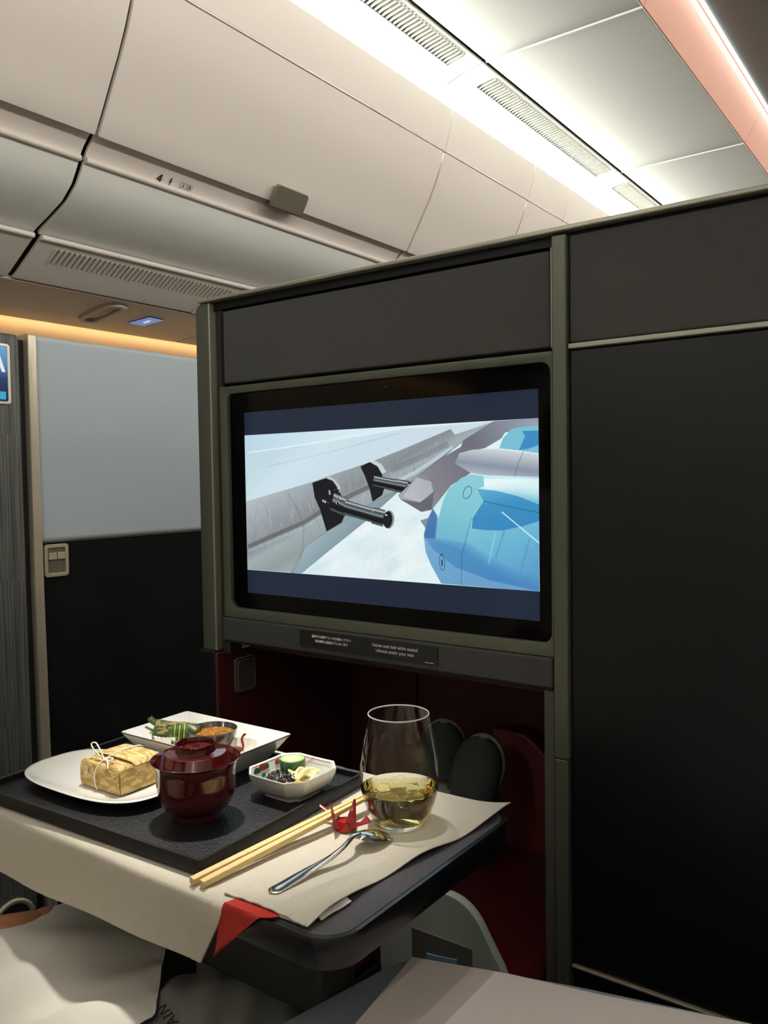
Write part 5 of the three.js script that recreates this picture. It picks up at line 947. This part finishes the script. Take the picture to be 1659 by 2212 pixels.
    for (const b of list) for (const q of [b[0], b[1]]) for (let k = 0; k < 3; k++) { lo[k] = Math.min(lo[k], q[k] - 0.032); hi[k] = Math.max(hi[k], q[k] + 0.032); }
    return nets(bones(list, 0.006), lo, hi, 0.0032);
  };
  geos.push(hand([wrL[0], wrL[1], wrL[2]], elL, [0, 1, 0], -1), hand(wrR, elR, [0, 1, 0], 1));
  const body = mergeGeometries(geos.map((g) => boxUV(g)));
  const person = add(scene, 'person', body, mat.skin);
  tag(person, 'seated passenger in grey trousers and cream top, forearm showing', 'person');
  // trousers
  const fold = (x, y, z) => 0.0045 * Math.sin(z * 55 + x * 62) * Math.sin(x * 41 + y * 23 + 1) + 0.003 * Math.sin(z * 90 - x * 120 + y * 40);
  const trF = bones([...legs.map(([a, b, p, q]) => [a, b, p + 0.014, q + 0.027])], 0.04);
  const trousers = nets((x, y, z) => Math.max(trF(x, y, z) + fold(x, y, z), 0.10 - y, y - 0.69), [-1.06, 0.06, 0.18], [-0.44, 0.72, 1.14], 0.009);
  add(person, 'trousers', boxUV(trousers), mat.trouser);
  const txt = new TextGeometry('BRITAIN', { font: fontR, size: 0.0100, depth: 0.0006, curveSegments: 3 }); txt.center();
  const word = add(person, 'printed_word', txt, M(0x0c0d0e, 0.8), [-0.593, 0.6005, 0.496]);
  { const ex = new THREE.Vector3(-0.92, 0.40, -0.08).normalize(), n = new THREE.Vector3(0.40, 0.92, 0.03).normalize(), ey = new THREE.Vector3().crossVectors(n, ex).normalize(), nn = new THREE.Vector3().crossVectors(ex, ey); word.quaternion.setFromRotationMatrix(new THREE.Matrix4().makeBasis(ex, ey, nn)); }
  // shirt
  const shF = bones([...torso.map(([a, b, p, q]) => [a, b, p + 0.014, q + 0.014]), ...upL.map(([a, b, p, q]) => [a, b, p + 0.014, q + 0.016]), ...upR.map(([a, b, p, q]) => [a, b, p + 0.014, q + 0.016])], 0.05);
  const shirt = nets((x, y, z) => Math.max(shF(x, y, z) + 0.002 * Math.sin(y * 70 + x * 30), 0.52 - y, y - 1.055 + 0.25 * Math.abs(x + 0.75) * 0), [-1.08, 0.48, 0.74], [-0.44, 1.10, 1.16], 0.009);
  add(person, 'shirt', boxUV(shirt), mat.shirt);
  const hairF = (x, y, z) => { const dx = x - hd[0], dy = y - hd[1], dz = z - hd[2]; const d = Math.hypot(dx / 0.084, dy / 0.110, (dz - 0.016) / 0.101) * 0.094 - 0.0945; return Math.max(d, -(dy + 0.085 - Math.max(0, -dz + 0.01) * 1.35)); };
  add(person, 'hair', boxUV(nets(hairF, [-0.86, 1.12, 0.84], [-0.64, 1.35, 1.09], 0.004)), mat.hair);
}
// cream cloth over the lap
{
  const thigh = (x, z) => {
    let h = x > -0.87 && x < -0.60 ? 0.572 : 0.49;
    for (const [ax, bx2] of [[-0.672, -0.618], [-0.835, -0.850]]) { const k = (0.90 - z) / 0.525, cx = ax + (bx2 - ax) * k, cy = 0.528 - 0.030 * k, r = 0.100 - 0.010 * k, d = Math.abs(x - cx); h = Math.max(h, d < r ? cy + Math.sqrt(r * r - d * d) : 0); }
    return h;
  };
  const sm = (x, z) => { let s = 0, n = 0; for (let i = -4; i <= 4; i++) { s += thigh(x + i * 0.014, z); n++; } return Math.max(s / n + 0.006, thigh(x, z)) + 0.009; };
  const g = sheet((u, v) => {
    const z = 0.398 + v * 0.34, xr = -0.728 + 0.105 * Math.min(1, v / 0.30) + 0.02 * v, xl = -0.935 + 0.01 * Math.sin(v * 8), x = xl + (xr - xl) * u;
    let y = sm(x, z) + 0.005 * Math.sin(x * 60 + z * 25) * Math.sin(z * 30 + 1) + 0.004 * Math.sin(x * 34 - z * 52 + 2) * v + 0.012 * Math.exp(-(((x + 0.80 - (z - 0.5) * 0.6) / 0.02) ** 2)) * v + 0.02 * v * v;
    const edge = Math.max(0, (u - 0.9) / 0.1); y += 0.0015 * Math.sin(v * 60) * edge;
    return [x, y, z];
  }, 70, 80, 0.0012);
  const t = thing('lap_blanket', 'cream cloth draped over the passenger\'s lap', 'blanket');
  add(t, 'cloth', g, mat.lapCloth);
  add(t, 'piping', tube(Array.from({ length: 24 }, (_, i) => { const v = i / 23, z = 0.398 + v * 0.34, x = -0.728 + 0.105 * Math.min(1, v / 0.30) + 0.02 * v; return [x + 0.001, sm(x, z) + 0.004 * Math.sin(x * 60 + z * 25) * Math.sin(z * 30 + 1) + 0.012 * Math.exp(-(((x + 0.80 - (z - 0.5) * 0.6) / 0.02) ** 2)) * v + 0.02 * v * v + 0.0015 * Math.sin(v * 60) - 0.0008, z]; }), 0.0011, 60, 6), M(0x1d2233, 0.7));
}

renderer.render(scene, camera);
